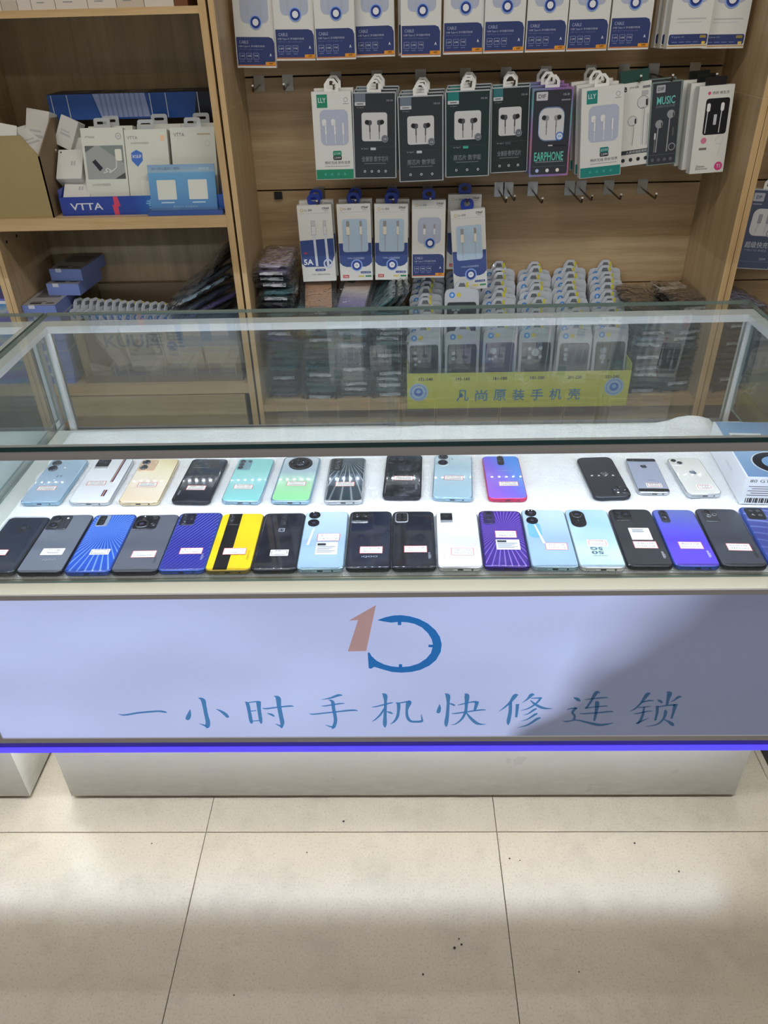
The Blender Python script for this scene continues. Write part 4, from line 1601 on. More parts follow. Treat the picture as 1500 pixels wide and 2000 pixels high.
def hang_box(label, tl, tr, bl, zt, zb, yf, depth, body, group='boxed earphones on the middle hooks', tabm=white_m, rim=None, extra=0, lean=3.0, name='earphone_box', tab='house', yaw=0.0):
    """upright carton hung by a tab: tl/tr/bl are metric x of the front corners"""
    w, h = tr - tl, zt - zb
    roll = math.degrees(math.atan2(bl - tl, h))
    o = thing(name, label, 'box', ((bl + bl + w) / 2, yf + depth, zb), (math.radians(-lean), math.radians(-roll), math.radians(yaw)), group)
    bx('carton', -w / 2, w / 2, -depth, 0, 0, h, body, o)
    if rim:
        mb = MB()
        for a in ((-w / 2 - .0008, -w / 2 + .0016, 0, h), (w / 2 - .0016, w / 2 + .0008, 0, h)):
            mb.box(a[0], a[1], -depth - .0006, .0004, a[2], a[3], rim)
        for a in ((0, .0018), (h - .0018, h + .0006)):
            mb.box(-w / 2, w / 2, -depth - .0006, .0004, a[0], a[1], rim)
        mb.build('clear_sleeve', o)['kind'] = 'stuff'
    if tab == 'house':
        tab_house(o, .034, .026, h, tabm, -depth / 2)
    elif tab == 'ring':
        tab_ring(o, .034, .030, h - .004, tabm, -depth / 2)
    return o, w, h, depth


def lly(o, w, h, dp, accent, num):
    d = D('front', dp)
    d.rr(.004, h * .60, w * .72, h * .40, .012, win_m, 1)
    wm, ln = C_(226, 226, 228, .3), C_(170, 172, 180, .4)
    for i, x in enumerate((-.020, .002, .022)):
        cz = h * .66
        if i < 2:
            d.rr(x, cz, .012, .016, .005, wm, 2)
            d.frame(x, cz, .012, .016, .0006, .005, ln, 3)
        d.rr(x + .003, cz - .014, .005, .026, .002, wm, 3)
        d.frame(x + .003, cz - .014, .005, .026, .0005, .002, ln, 4)
        d.line([(x + .003, cz - .026), (x + .003, h * .42)], .0013, wm, 2)
    d.build('window', o)['kind'] = 'stuff'
    d = D('front', dp)
    d.rect(-w / 2 + .001, .001, w / 2 - .001, .023, accent, 1)
    for i in range(4):
        d.disc(-w * .25 + i * w * .17, .012, .003, C_(60, 160, 150, .5), 2, 10)
    d.build('foot_band', o)['kind'] = 'stuff'
    d = D('front', dp)
    d.rect(-w / 2 + .012, h - .034, -w / 2 + .037, h - .006, accent, 1)
    d.text('LLY', -w / 2 + .0245, h - .018, .018, .010, wht_txt, 2, .01)
    d.build('logo_square', o)['kind'] = 'stuff'
    d = D('front', dp)
    d.rr(.008, h * .305, .021, .012, .003, accent, 1)
    d.rr(.008, h * .255, .021, .010, .003, C_(30, 34, 40, .5), 1)
    d.text(num, .008, h * .305, .016, .005, wht_txt, 2)
    d.text('3.5MM', .008, h * .255, .016, .0048, wht_txt, 2)
    d.text('畅听无线 聆听世界', .008, .038, w * .66, .0072, C_(70, 74, 80, .6), 1)
    d.rect(-w * .25, .0295, w * .40, .0308, C_(150, 152, 156, .6), 1)
    d.ring(w * .36, h - .018, .0040, .0052, grey_txt, 1)
    d.rect(w * .29, h - .027, w * .43, h - .0255, grey_txt, 1)
    d.build('front_print', o)['kind'] = 'stuff'


def dark_set(o, w, h, dp, main, tipm, two, accent=(104, 116, 130)):
    d = D('front', dp)
    d.rr(.000, h * .61, w * .60, h * .33, .006, win_white, 1)
    earbuds(d, 0, h * .66, 1.0, C_(84, 84, 90, .3), 2, C_(60, 60, 66, .4), C_(26, 26, 30, .4))
    d.build('window', o)['kind'] = 'stuff'
    d = D('front', dp)
    d.disc(w * .24, h * .47, .0085, C_(90, 96, 104, .4), 3, 18)
    d.ring(w * .24, h * .47, .0062, .0072, C_(150, 156, 164, .4), 4, 18)
    d.text('正品', w * .24, h * .47, .0075, .005, wht_txt, 5)
    d.build('round_seal', o)['kind'] = 'stuff'
    d = D('front', dp)
    d.rect(-w * .45, h - .020, -w * .20, h - .002, C_(*accent, .5), 1)
    d.rr(-w * .325, h - .0235, w * .25, .0075, .001, C_(196, 198, 202, .5), 2)
    d.rect(-w * .40, h - .0245, -w * .25, h - .0225, C_(90, 94, 100, .5), 3)
    d.text('for Type-C', -w * .32, h - .0315, .016, .003, C_(170, 172, 176, .6), 1)
    d.text('OS-24', w * .36, h - .017, .015, .0038, C_(180, 182, 186, .6), 1)
    d.text(main, .000, h * .235, w * .64, .0125, C_(120, 126, 132, .5), 1, .015)
    d.rect(-w * .26, h * .175, w * .26, h * .184, C_(110, 114, 120, .5), 1)
    d.rect(-w * .40, h * .373, w * .46, h * .376, C_(70, 74, 80, .5), 1)
    d.rr(-w * .04, h * .355, .013, .0055, .001, C_(*tipm, .4), 2)
    d.text('for Type-C', -w * .24, h * .355, .017, .0034, C_(190, 192, 196, .5), 1)
    for i in range(3 + two):
        x = -w * .25 + i * w * (.5 / (2 + two))
        d.disc(x, h * .085, .0030, C_(186, 190, 194, .5), 1, 12)
        d.disc(x, h * .085, .0014, C_(60, 64, 70, .5), 2, 10)
    d.build('front_print', o)['kind'] = 'stuff'


E1 = hang_box('white boxed earphones with a green foot band and green logo square', -.2049, -.1109, -.2044, 1.245, 1.053, 2.030, .030, box_white, rim=None)
lly(*E1, green_m, 'LLY-010')
E2 = hang_box('charcoal boxed earphones beside the green-footed white box', -.1076, -.0050, -.1090, 1.241, 1.054, 2.030, .024, charcoal_m, rim=clear_rim_m)
dark_set(*E2, '全兼容 数字芯片', (190, 192, 196), 1)
E3 = hang_box('charcoal boxed earphones hanging lowest, between a charcoal and a dark green box', -.0005, .1065, .0030, 1.232, 1.046, 2.024, .024, charcoal_m, rim=clear_rim_m)
dark_set(*E3, '原芯片 数字版', (196, 200, 204), 0)
E4 = hang_box('dark green boxed earphones with a teal corner tag', .1125, .2185, .1165, 1.240, 1.053, 2.030, .024, dkgreen_m, rim=clear_rim_m)
dark_set(*E4, '原芯片 数字版', (60, 170, 150), 0, (20, 120, 116))
E5 = hang_box('dark green-black boxed earphones half covered by the rainbow-edged box', .2225, .3130, .2285, 1.244, 1.058, 2.046, .024, C_(30, 42, 42, .4), rim=clear_rim_m)
dark_set(*E5, '全兼容·数字芯片', (70, 80, 84), 0, (40, 110, 116))
n = N('rainbow_foil')
o_ = n.sep(n.coord())
tt = n.math('ADD', n.math('MULTIPLY', o_[2], 5.2), n.math('MULTIPLY', o_[0], 2.0))
n.base(n.ramp(n.math('FRACT', tt), [(0, rgb(150, 120, 190)), (.25, rgb(206, 130, 150)), (.5, rgb(170, 140, 206)), (.75, rgb(110, 190, 190)), (1, rgb(150, 120, 190))]))
fin(n, .25, .3, .4)
E6 = hang_box('rainbow-edged boxed earphones with large teal EARPHONE lettering', .3166, .4118, .3215, 1.2425, 1.051, 2.024, .026, n.m, rim=None)
o, w, h, dp = E6
d = D('front', dp)
d.rr(0, h / 2, w * .93, h * .95, .004, C_(48, 50, 58, .35), 1)
d.build('front_panel', o)
d = D('front', dp)
d.rr(.000, h * .60, w * .62, h * .36, .018, win_white, 2)
d.frame(.000, h * .60, w * .64, h * .38, .001, .019, C_(120, 160, 210, .4), 3)
earbuds(d, 0, h * .67, 1.0, C_(150, 150, 154, .25), 4, C_(90, 90, 96, .4), C_(40, 40, 46, .4))
d.disc(w * .22, h * .46, .0095, C_(70, 110, 200, .4), 6, 20)
d.disc(w * .22, h * .46, .0070, C_(206, 220, 236, .4), 7, 20)
d.text('音质', w * .22, h * .46, .008, .005, C_(60, 90, 170, .5), 8)
d.build('window', o)['kind'] = 'stuff'
d = D('front', dp)
d.rr(-w * .26, h - .017, w * .28, .018, .002, C_(196, 196, 204, .5), 2)
d.text('DIF', -w * .26, h - .017, .018, .008, C_(70, 72, 80, .5), 3, .01)
d.text('OS-18', w * .33, h - .015, .014, .0045, C_(196, 198, 204, .5), 2)
d.rect(w * .22, h - .028, w * .44, h - .025, C_(130, 134, 140, .5), 2)
d.text('EARPHONE', -.002, h * .235, w * .74, .020, C_(96, 196, 176, .4), 2, .015)
d.rect(-w * .36, h * .165, w * .36, h * .178, C_(120, 124, 132, .5), 2)
d.rect(-w * .42, h * .118, w * .42, h * .1205, C_(120, 124, 132, .5), 2)
for i in range(3):
    d.disc(-w * .30 + i * w * .26, h * .07, .0042, (C_(170, 190, 236, .5), C_(226, 226, 230, .5), C_(236, 232, 220, .5))[i], 2, 12)
d.rect(-w * .05, h * .352, w * .06, h * .366, C_(190, 190, 196, .4), 2)
d.line([(w * .06, h * .359), (w * .40, h * .350)], .003, C_(26, 26, 30, .5), 2)
d.build('front_print', o)['kind'] = 'stuff'
E7 = hang_box('white boxed earphones with a teal foot band and teal logo square', .4300, .5285, .4460, 1.243, 1.048, 2.020, .030, box_white)
lly(*E7, teal_m, 'LLY-010')
E8 = hang_box('white boxed earphones with a large earbud picture and a black text band', .5256, .5985, .5460, 1.2475, 1.067, 2.050, .028, box_white, tabm=C_(34, 70, 62, .4), tab=None)
o, w, h, dp = E8
d = D('front', dp)
pic, sh = C_(206, 206, 206, .4), C_(120, 120, 122, .4)
for x, z, s in ((.018, h * .76, 1.25), (-.006, h * .55, 1.0)):
    d.disc(x, z, .011 * s, pic, 1, 18)
    d.ring(x, z, .0104 * s, .0112 * s, sh, 2, 18)
    d.rr(x + .007 * s, z - .001, .0035 * s, .011 * s, .0015, C_(30, 30, 32, .4), 3)
    d.line([(x + .001, z - .008 * s), (x - .002, h * .25)], .0042 * s, pic, 1)
    d.line([(x + .004, z - .012 * s), (x + .001, h * .25)], .0009, sh, 2)
d.line([(w * .38, h * .62), (w * .36, h * .24)], .0030, pic, 1)
d.line([(w * .42, h * .62), (w * .40, h * .24)], .0008, sh, 2)
d.text('e', -w * .34, h - .012, .009, .011, C_(24, 24, 28, .5), 1, .03)
d.text('XPTH 耳機', -w * .06, h - .010, .022, .0050, C_(60, 60, 66, .5), 1)
d.rect(w * .22, h - .014, w * .46, h - .009, C_(120, 120, 126, .5), 1)
d.rr(w * .30, h - .024, .016, .010, .001, C_(176, 176, 180, .5), 1)
d.rect(-w / 2 + .001, h * .145, w / 2 - .001, h * .195, C_(46, 50, 54, .5), 1)
d.text('入耳式线控耳机', .006, h * .17, w * .70, .006, wht_txt, 2)
for i in range(4):
    d.disc(-w * .36 + i * w * .25, h * .075, .0045, C_(40, 40, 44, .5), 1, 12)
d.build('front_print', o)['kind'] = 'stuff'
mb = MB()
mb.box(-w * .46, w * .46, -.016, -.014, h, h + .026, C_(34, 72, 64, .35))
mb.build('header_card', o)
E9 = hang_box('dark grey boxed earphones with teal MUSIC lettering', .6001, .6690, .6140, 1.2475, 1.068, 2.046, .028, C_(52, 55, 62, .4), rim=C_(120, 138, 136, .3), tabm=C_(190, 190, 186, .4), tab=None)
o, w, h, dp = E9
d = D('front', dp)
d.rr(-w * .20, h - .014, w * .30, .016, .002, C_(170, 172, 178, .5), 1)
d.text('DIF', -w * .20, h - .014, .014, .007, C_(60, 62, 70, .5), 2, .01)
d.text('MUSIC', .000, h * .785, w * .62, .017, C_(110, 196, 190, .4), 1, .015)
d.text('EARPHONE', .000, h * .715, w * .64, .0055, C_(120, 126, 130, .5), 1)
pic, sh = C_(150, 152, 156, .4), C_(96, 98, 104, .4)
for x, z in ((.014, h * .615), (-.012, h * .505)):
    d.disc(x, z, .0092, pic, 1, 18)
    d.rr(x + .006, z - .001, .003, .009, .0014, C_(60, 60, 66, .4), 2)
    d.line([(x - .002, z - .006), (x - .004, h * .16)], .0028, pic, 1)
d.rr(-.020, h * .36, .004, .014, .001, C_(206, 206, 210, .4), 1)
d.line([(-.020, h * .33), (-.020, h * .16)], .0012, pic, 1)
d.rr(.022, h * .40, .003, .018, .001, sh, 1)
d.ring(.022, h * .215, .0065, .0085, pic, 1, 18)
d.rect(-w * .45, h * .125, w * .45, h * .13, sh, 1)
for i in range(4):
    d.disc(-w * .32 + i * w * .21, h * .065, .0040, sh, 1, 12)
d.build('front_print', o)['kind'] = 'stuff'
E10 = hang_box('white boxed earphones with a black picture window and pink round mark', .7002, .7805, .7095, 1.240, 1.053, 2.010, .028, box_white, tabm=black_m, tab=None)
o, w, h, dp = E10
d = D('front', dp)
d.rr(.006, h * .655, w * .68, h * .41, .006, C_(24, 24, 28, .2), 1)
for x, z in ((-.014, h * .76), (.018, h * .76)):
    d.rr(x, z, .008, .018, .004, C_(226, 226, 228, .4), 2)
    d.line([(x - .001, z - .006), (x - .002, h * .47)], .0020, C_(206, 206, 210, .4), 2)
d.rr(.004, h * .62, .007, .022, .001, C_(190, 190, 194, .4), 2)
d.build('picture_window', o)['kind'] = 'stuff'
d = D('front', dp)
d.text('西朗 微生活', .010, h - .015, .038, .006, C_(70, 60, 64, .5), 1)
d.disc(-w * .20, h - .015, .0035, C_(210, 80, 120, .5), 1, 12)
d.disc(-w * .20, h * .385, .0068, C_(206, 120, 150, .5), 1, 16)
d.ring(w * .26, h * .385, .0085, .0092, C_(180, 180, 184, .5), 1, 20)
d.line([(w * .26 + .006, h * .36), (w * .26, h * .20)], .0008, C_(180, 180, 184, .5), 1)
d.rr(-w * .20, h * .29, .018, .005, .001, C_(120, 110, 112, .5), 1)
d.text('Stereo', -w * .20, h * .085, .020, .006, C_(70, 66, 68, .5), 1)
d.text('Earphones', -w * .16, h * .052, .028, .006, C_(70, 66, 68, .5), 1)
d.disc(w * .33, h * .075, .0095, C_(206, 60, 130, .4), 1, 18)
d.text('T1', w * .33, h * .075, .009, .008, wht_txt, 2, .02)
d.build('front_print', o)['kind'] = 'stuff'
mb = MB()
mb.box(-w * .30, w * .30, -.016, -.014, h, h + .018, black_m)
mb.build('header_card', o)

# boxes waiting behind the front ones, and their hooks
for E, nb_, lab in ((E1, 1, 'white boxed earphones with green trim, tucked behind another one'), (E2, 2, 'charcoal boxed earphones, tucked behind a charcoal one'),
                    (E3, 2, 'charcoal boxed earphones, behind the lowest-hanging charcoal box'), (E4, 2, 'dark green boxed earphones, tucked behind a green one'),
                    (E5, 1, 'green-black boxed earphones, at the back of their hook'), (E6, 2, 'rainbow-edged boxed earphones, tucked behind another one'),
                    (E7, 2, 'white boxed earphones with teal trim, tucked behind another one'), (E10, 2, 'white boxed earphones with a black window, behind another one'), (E9, 1, 'dark grey boxed earphones, tucked behind the MUSIC one')):
    o, w, h, dp = E
    for k in range(nb_):
        c = dup(o, (o.location.x + (-.006 if o.location.x > .35 else .004) * (k + 1) * (1 if E is not E10 else 1.6), o.location.y + (dp + .004) * (k + 1), o.location.z + .004 * (k + 1)), None, lab)
hk = 'steel hook behind the hanging boxed earphones'
for x in (-.155, -.052, .058, .170, .272, .372, .484, .566, .640, .742):
    hook(x, 1.266, .150, hk, 'loaded hooks of the middle row', .002)
hook(-.3505, 1.262, .13, 'empty steel hook nearest the cabinet side panel', None)
hook(-.2780, 1.262, .11, 'empty steel hook next to the green-footed white box', None)
for x, ln in ((.2723, .13), (.2965, .11), (.3624, .145), (.4620, .15), (.4924, .125), (.5671, .12), (.6568, .12)):
    hook(x, .997, ln, 'bare steel hook on the lower groove above the carded cases', 'bare hooks on the lower groove')
bx('hook_stub', -.3395, -.3185, BY - .020, BY - .012, .978, .996, black_m)
tag(bpy.data.objects['hook_stub'], 'small black plastic hook stub left on the lower groove', 'hook')

# lower row: boxed cables on blue hangers
blue_tab = C_(24, 52, 150, .35)


def brand_row(d, w, h):
    d.ring(-w * .36, h - .012, .0028, .0040, C_(206, 170, 80, .5), 1, 14)
    d.text('CLL 图晓', -w * .18, h - .012, .020, .0050, C_(90, 90, 96, .5), 1)
    d.text('STRAP', w * .33, h - .009, .018, .0055, C_(50, 50, 56, .5), 1, .02)
    d.rect(w * .27, h - .0155, w * .40, h - .0145, C_(130, 130, 134, .5), 1)
    d.rect(-w * .45, h - .0200, w * .45, h - .0193, C_(186, 186, 188, .5), 1)


def type_c(o, w, h, dp):
    d = D('front', dp)
    brand_row(d, w, h)
    d.poly([(-w / 2 + .0005, .048), (-w / 2 + .008, .040), (-w / 2 + .018, .036), (w / 2 - .018, .036), (w / 2 - .008, .040), (w / 2 - .0005, .048),
            (w / 2 - .0005, h * .50), (-w / 2 + .0005, h * .50)], C_(50, 71, 132, .4), 1)
    d.text('TYPE-C闪充数据线', .000, h * .30, w * .52, .0048, C_(186, 196, 226, .5), 2)
    badge(d, .002, .040, .0115, 2)
    d.text('M', .002, .040, .005, .005, C_(60, 66, 90, .5), 6)
    d.rr(-w * .32, .011, .016, .0085, .0008, C_(196, 74, 62, .5), 1)
    d.text('X06', -w * .32, .011, .011, .0050, wht_txt, 2)
    d.rr(w * .29, .021, .028, .0058, .0028, C_(52, 74, 142, .5), 1)
    d.text('2.4A 闪充', w * .29, .021, .022, .0036, wht_txt, 2)
    d.rect(w * .06, .0085, w * .24, .013, C_(206, 196, 110, .5), 1)
    d.rect(w * .28, .0085, w * .46, .013, C_(60, 140, 96, .5), 1)
    d.build('front_print', o)['kind'] = 'stuff'
    d = D('front', dp)
    d.rr(.001, h * .60, w * .74, h * .42, .006, mat('blister_ice', (176, 198, 218), .12, coat=.8), 2)
    d.frame(.001, h * .60, w * .76, h * .43, .0008, .006, C_(220, 226, 232, .3), 3)
    usb_plugs(d, .000, h * .60, 1.0, C_(226, 220, 206, .35), 4, .034)
    d.build('window', o)['kind'] = 'stuff'


LBC = 'blue-tabbed cable boxes on the lower hooks'
C1 = hang_box('white and blue cable box printed 5A, first on the lower hooks', -.2660, -.1760, -.2625, .9845, .790, 2.066, .022, box_white, LBC, blue_tab, None, 0, 3, 'cable_box', 'ring')
o, w, h, dp = C1
d = D('front', dp)
brand_row(d, w, h)
d.poly([(-w / 2 + .0005, .048), (-w / 2 + .010, .039), (w / 2 - .022, .038), (w / 2 - .008, .048), (w / 2 - .0005, .066), (w / 2 - .0005, h * .57), (-w / 2 + .0005, h * .55)], C_(50, 71, 132, .4), 1)
gm, lm = C_(196, 198, 204, .4), C_(150, 152, 160, .4)
for x, pw in ((-.006, .012), (.024, .0085)):
    d.rect(x - pw * .42, h * .735, x + pw * .42, h * .805, gm, 2)
    d.frame(x, h * .77, pw * .84, h * .07, .0006, .0004, lm, 3)
    d.rr(x, h * .68, pw, h * .12, .002, C_(214, 214, 218, .4), 2)
    d.frame(x, h * .68, pw, h * .12, .0006, .002, lm, 3)
    d.line([(x, h * .63), (x + .002, .040)], .0065, C_(206, 210, 222, .4), 2)
d.ring(.026, .046, .0085, .0125, C_(190, 202, 226, .4), 2, 24)
d.text('X06', -w * .36, h * .385, .011, .0055, C_(206, 74, 62, .5), 2, .02)
d.text('5A', -w * .29, h * .265, .026, .0150, C_(226, 228, 236, .4), 2, .03)
d.rr(.004, .030, .028, .0062, .003, C_(52, 74, 142, .5), 1)
d.text('2.4A 闪充', .004, .030, .020, .0036, wht_txt, 2)
d.text('TYPE-C 智能快充数据线', .004, .018, w * .56, .0042, C_(120, 122, 130, .5), 1)
d.build('front_print', o)['kind'] = 'stuff'
C2 = hang_box('white and blue Type-C cable box beside the one printed 5A', -.1623, -.0745, -.1610, .9855, .7905, 2.066, .022, box_white, LBC, blue_tab, None, 0, 3, 'cable_box', 'ring')
type_c(*C2)
C3 = hang_box('white and blue Type-C cable box between two cable boxes, nearest the round-badge one', -.0640, .0235, -.0665, .9835, .7905, 2.066, .022, box_white, LBC, blue_tab, None, 0, 3, 'cable_box', 'ring')
type_c(*C3)
C4 = hang_box('white cable box with a navy lower panel and orange tag, on a blue hanger', .0337, .1210, .0330, .991, .7945, 2.066, .022, box_white, LBC, blue_tab, None, 0, 3, 'cable_box', 'ring')
o, w, h, dp = C4
bpy.data.objects.remove([c for c in o.children if c.name.startswith('carton')][0])
cable_design(o, w, h, dp, False)
d = D('front', dp)
brand_row(d, w, h)
d.build('header_print', o)['kind'] = 'stuff'
C5 = hang_box('white and blue cable box mostly hidden behind the lowest Type-C box', .1290, .2160, .1270, .997, .807, 2.095, .022, box_white, LBC, blue_tab, None, 0, 3, 'cable_box', 'ring')
type_c(*C5)
C6 = hang_box('white and blue Type-C cable box hanging lowest, over the carded cases', .1330, .2225, .1480, .966, .762, 2.056, .022, box_white, LBC, blue_tab, None, 0, 5, 'cable_box', 'ring')
type_c(*C6)
for E, lab in ((C1, 'cable box printed 5A, tucked behind its twin'), (C2, 'Type-C cable box, tucked behind its twin beside the 5A box'), (C3, 'Type-C cable box, tucked behind its twin by the navy panel box')):
    o = E[0]
    dup(o, (o.location.x + .004, o.location.y + .026, o.location.z + .006), None, lab)
for x in (-.216, -.116, -.018, .078, .174):
    hook(x, .997, .12, 'steel hook carrying blue-tabbed cable boxes', 'loaded hooks of the lower row', .0)
# slate boxes in the end cabinet
slate_m = C_(74, 84, 110, .35)
for i, (x, y, z, lab) in enumerate(((.930, 2.075, .806, 'slate-blue fast charger box hanging in the end cabinet, in front'), (1.025, 2.10, .822, 'slate-blue fast charger box partly hidden behind its neighbour'),
                                    (1.005, 2.05, 1.075, 'slate-blue fast charger box hanging above the other two'))):
    if i == 0:
        s0 = thing('charger_box', lab, 'box', (x, y, z), (math.radians(-3), math.radians(4), 0), 'slate charger boxes')
        w, h, dp = .098, .195, .024
        bx('carton', -w / 2, w / 2, -dp, 0, 0, h, slate_m, s0)
        mb = MB()
        for a in ((-w / 2 - .0008, -w / 2 + .0016, 0, h), (w / 2 - .0016, w / 2 + .0008, 0, h)):
            mb.box(a[0], a[1], -dp - .0006, .0004, a[2], a[3], clear_rim_m)
        for a in ((0, .0018), (h - .0018, h + .0006)):
            mb.box(-w / 2, w / 2, -dp - .0006, .0004, a[0], a[1], clear_rim_m)
        mb.build('clear_sleeve', s0)['kind'] = 'stuff'
        tab_house(s0, .036, .028, h, white_m, -dp / 2)
        d = D('front', dp)
        d.rr(-w * .28, h - .018, w * .28, .020, .002, C_(170, 174, 186, .5), 1)
        d.text('DP', -w * .28, h - .018, .014, .008, C_(70, 76, 96, .5), 2, .01)
        d.rect(-w * .40, h - .036, -w * .16, h - .033, C_(140, 146, 160, .5), 1)
        d.rr(.002, h * .60, w * .66, h * .34, .016, win_white, 1)
        for x_ in (-.010, .012):
            d.rr(x_, h * .645, .010, .022, .001, C_(150, 152, 162, .4), 2)
            d.line([(x_, h * .60), (x_ - .004, h * .46)], .004, C_(186, 188, 196, .4), 2)
        d.ring(.026, h * .47, .007, .0105, C_(150, 154, 166, .4), 3, 20)
        d.text('超级快充', .000, h * .315, w * .62, .016, C_(176, 180, 190, .5), 1, .015)
        d.text('TYPE-C PD 数据线', .000, h * .245, w * .60, .006, C_(150, 156, 168, .5), 1)
        d.text('20W', w * .26, h * .135, .018, .006, C_(176, 180, 190, .5), 1)
        d.rect(-w * .45, h * .095, w * .45, h * .099, C_(120, 128, 146, .5), 1)
        d.build('front_print', s0)['kind'] = 'stuff'
    else:
        dup(s0, (x, y, z), (math.radians(-3), math.radians(3), 0), lab)

# ------------------------------------------------------------------ carded phone cases in the yellow tray
SH = 0.4870
card_m = mat('frosted_card', (184, 188, 194), 0.3, coat=0.3)
card_edge_m = mat('frosted_card_edge', (176, 182, 190), 0.35)
ytag_m = C_(196, 186, 40, 0.5)
bdot_m = C_(60, 130, 206, 0.5)
ydot_m = C_(206, 188, 70, 0.5)
case_cols = [C_(30, 36, 44, .35), C_(40, 52, 52, .35), C_(44, 40, 84, .35), C_(38, 42, 46, .35)]
CW, CH = 0.092, 0.205


def case_card(name, label, group, case_m, cam):
    o = thing(name, label, 'phone case', (0, 0, 0), (0, 0, 0), group)
    # card outline with a raised hanger in the middle
    half = [(CW / 2 - .012, 0), (CW / 2, .012), (CW / 2, CH - .036), (CW / 2 - .004, CH - .026), (CW / 2 - .014, CH - .022), (.022, CH - .022), (.016, CH - .008), (.008, CH)]
    outl = half + [(-a, b) for a, b in reversed(half)]
    mb = MB()
    k = len(outl)
    f = [(a, -.004, b) for a, b in outl]
    g = [(a, 0, b) for a, b in outl]
    mb.add(f, [tuple(range(k))], card_m)
    mb.add(g, [tuple(range(k - 1, -1, -1))], card_m)
    mb.add(f + g, [(k + i, k + (i + 1) % k, (i + 1) % k, i) for i in range(k)], card_edge_m)
    mb.build('card', o)
    d = D('front', .004)
    d.poly([(-.010, CH - .017), (.010, CH - .017), (.006, CH - .007), (-.006, CH - .007)], C_(96, 100, 104, .5), 1)
    d.build('hang_hole', o)
    mb = MB()
    mb.box(.0105, .0165, -.0050, .0004, CH - .019, CH - .006, ytag_m)
    mb.build('size_tag', o)
    d = D('front', .004)
    d.disc(-.026, CH - .038, .0078, bdot_m, 1, 18)
    d.disc(-.026, CH - .038, .0040, C_(170, 200, 232, .5), 2, 14)
    d.build('round_seal', o)['kind'] = 'stuff'
    d = D('front', .004)
    d.disc(-.008, CH - .038, .0062, ydot_m, 1, 16)
    d.build('colour_dot', o)
    mb = MB()
    pts = rrect(CW - .014, .150, .011, 5, 0, .076)
    pts = [(a, min(b, .148)) for a, b in pts]
    mb.loft([[(a, -.004, b) for a, b in pts], [(a, -.010, b) for a, b in pts], [(a * .96, -.0115, .076 + (b - .076) * .975) for a, b in pts]], case_m, False, True, False)
    mb.build('case', o)
    d = D('front', .0116)
    lm_ = C_(150, 158, 168, .2)
    for a, b, r in cam:
        d.disc(a, b, r, lm_, 1, 14)
    d.build('camera_cutout', o)['kind'] = 'stuff'
    return o


tray = thing('case_tray', 'bright yellow cardboard tray holding six columns of carded phone cases', 'tray', (.320, 1.928, SH))
yel = C_(196, 190, 62, .5)
n = N('tray_yellow')
v = n.coord()
n.base(n.mix(n.noise(v, 6, 3, .5), rgb(198, 194, 60), rgb(216, 212, 84)))
n.set(Roughness=.5)
bx('front_panel', -.303, .303, -.004, 0, -.014, .090, n.m, tray)
bx('end_panel', -.303, -.301, 0, .24, .0, .110, n.m, tray)
bx('end_panel', .301, .303, 0, .24, .0, .110, n.m, tray)
bx('floor_panel', -.301, .301, 0, .24, .0, .002, n.m, tray)
d = D('front', .004)
tm = C_(44, 122, 168, .5)
for i, ch_ in enumerate('凡尚原装手机壳'):
    d.text(ch_, -.150 + i * .0510, .024, .034, .034, tm, 1, .015)
d.build('tray_lettering', tray)['kind'] = 'stuff'
d = D('front', .004)
for i, t_ in enumerate(('121-140', '141-160', '161-180', '181-200', '201-220', '221-240')):
    d.text(t_, -.252 + i * .1010, .074, .038, .0092, C_(30, 36, 28, .5), 1, .035)
d.build('number_print', tray)['kind'] = 'stuff'
for x in (-.272, .262):
    d = D('front', .004)
    yy = .036 if x < 0 else .044
    d.disc(x, yy, .0265, C_(176, 200, 226, .5), 1, 28)
    d.ring(x, yy, .019, .0225, C_(120, 160, 214, .5), 2, 28)
    d.disc(x, yy, .0125, C_(56, 112, 200, .5), 2, 20)
    d.disc(x, yy + .002, .0060, C_(150, 190, 232, .5), 3, 16)
    d.build('tray_emblem', tray)['kind'] = 'stuff'
cams = [[(-.024, .128, .005), (-.024, .112, .005), (-.013, .104, .004), (-.024, .096, .004)], [(-.024, .124, .005), (-.024, .110, .005)],
        [(-.018, .126, .0085), (-.020, .104, .004), (-.012, .110, .004), (-.028, .104, .004)], [(-.002, .122, .0105), (.012, .134, .005), (-.018, .132, .005), (-.018, .108, .005), (.012, .110, .005)],
        [(-.024, .132, .005), (-.024, .118, .005), (-.024, .106, .005)], [(-.020, .126, .009), (-.020, .108, .009), (-.020, .094, .005)]]
colname = ['121-140', '141-160', '161-180', '181-200', '201-220', '221-240']
for cI in range(6):
    first = None
    xc = .0690 + .1005 * cI
    for kk in range(11):
        yy = 1.952 + .0200 * kk
        zz = SH + .004 + .0105 * kk + rnd.uniform(-.003, .003)
        xx = xc + rnd.uniform(-.003, .003) + .0012 * kk
        rt = (math.radians(-9 + rnd.uniform(-1, 1)), math.radians(rnd.uniform(-1.5, 1.5)), math.radians(rnd.uniform(-2, 2)))
        if first is None:
            first = case_card('carded_phone_case', 'carded dark phone case standing at the front of the %s column' % colname[cI], 'carded phone cases in the yellow tray', case_cols[cI % 4], cams[cI])
            first.location = (xx, yy + .012, zz)
            first.rotation_euler = rt
        else:
            dup(first, (xx, yy + .012, zz), rt, 'carded phone case standing further back in the %s column' % colname[cI])
pulled = case_card('carded_phone_case', 'carded black three-lens case pulled up above its column in the yellow tray', 'carded phone cases in the yellow tray', C_(22, 22, 26, .3), [(-.022, .132, .006), (-.010, .132, .006), (-.016, .121, .005)])
pulled.location = (.166, 2.000, SH + .108)
pulled.rotation_euler = (math.radians(-9), 0, 0)
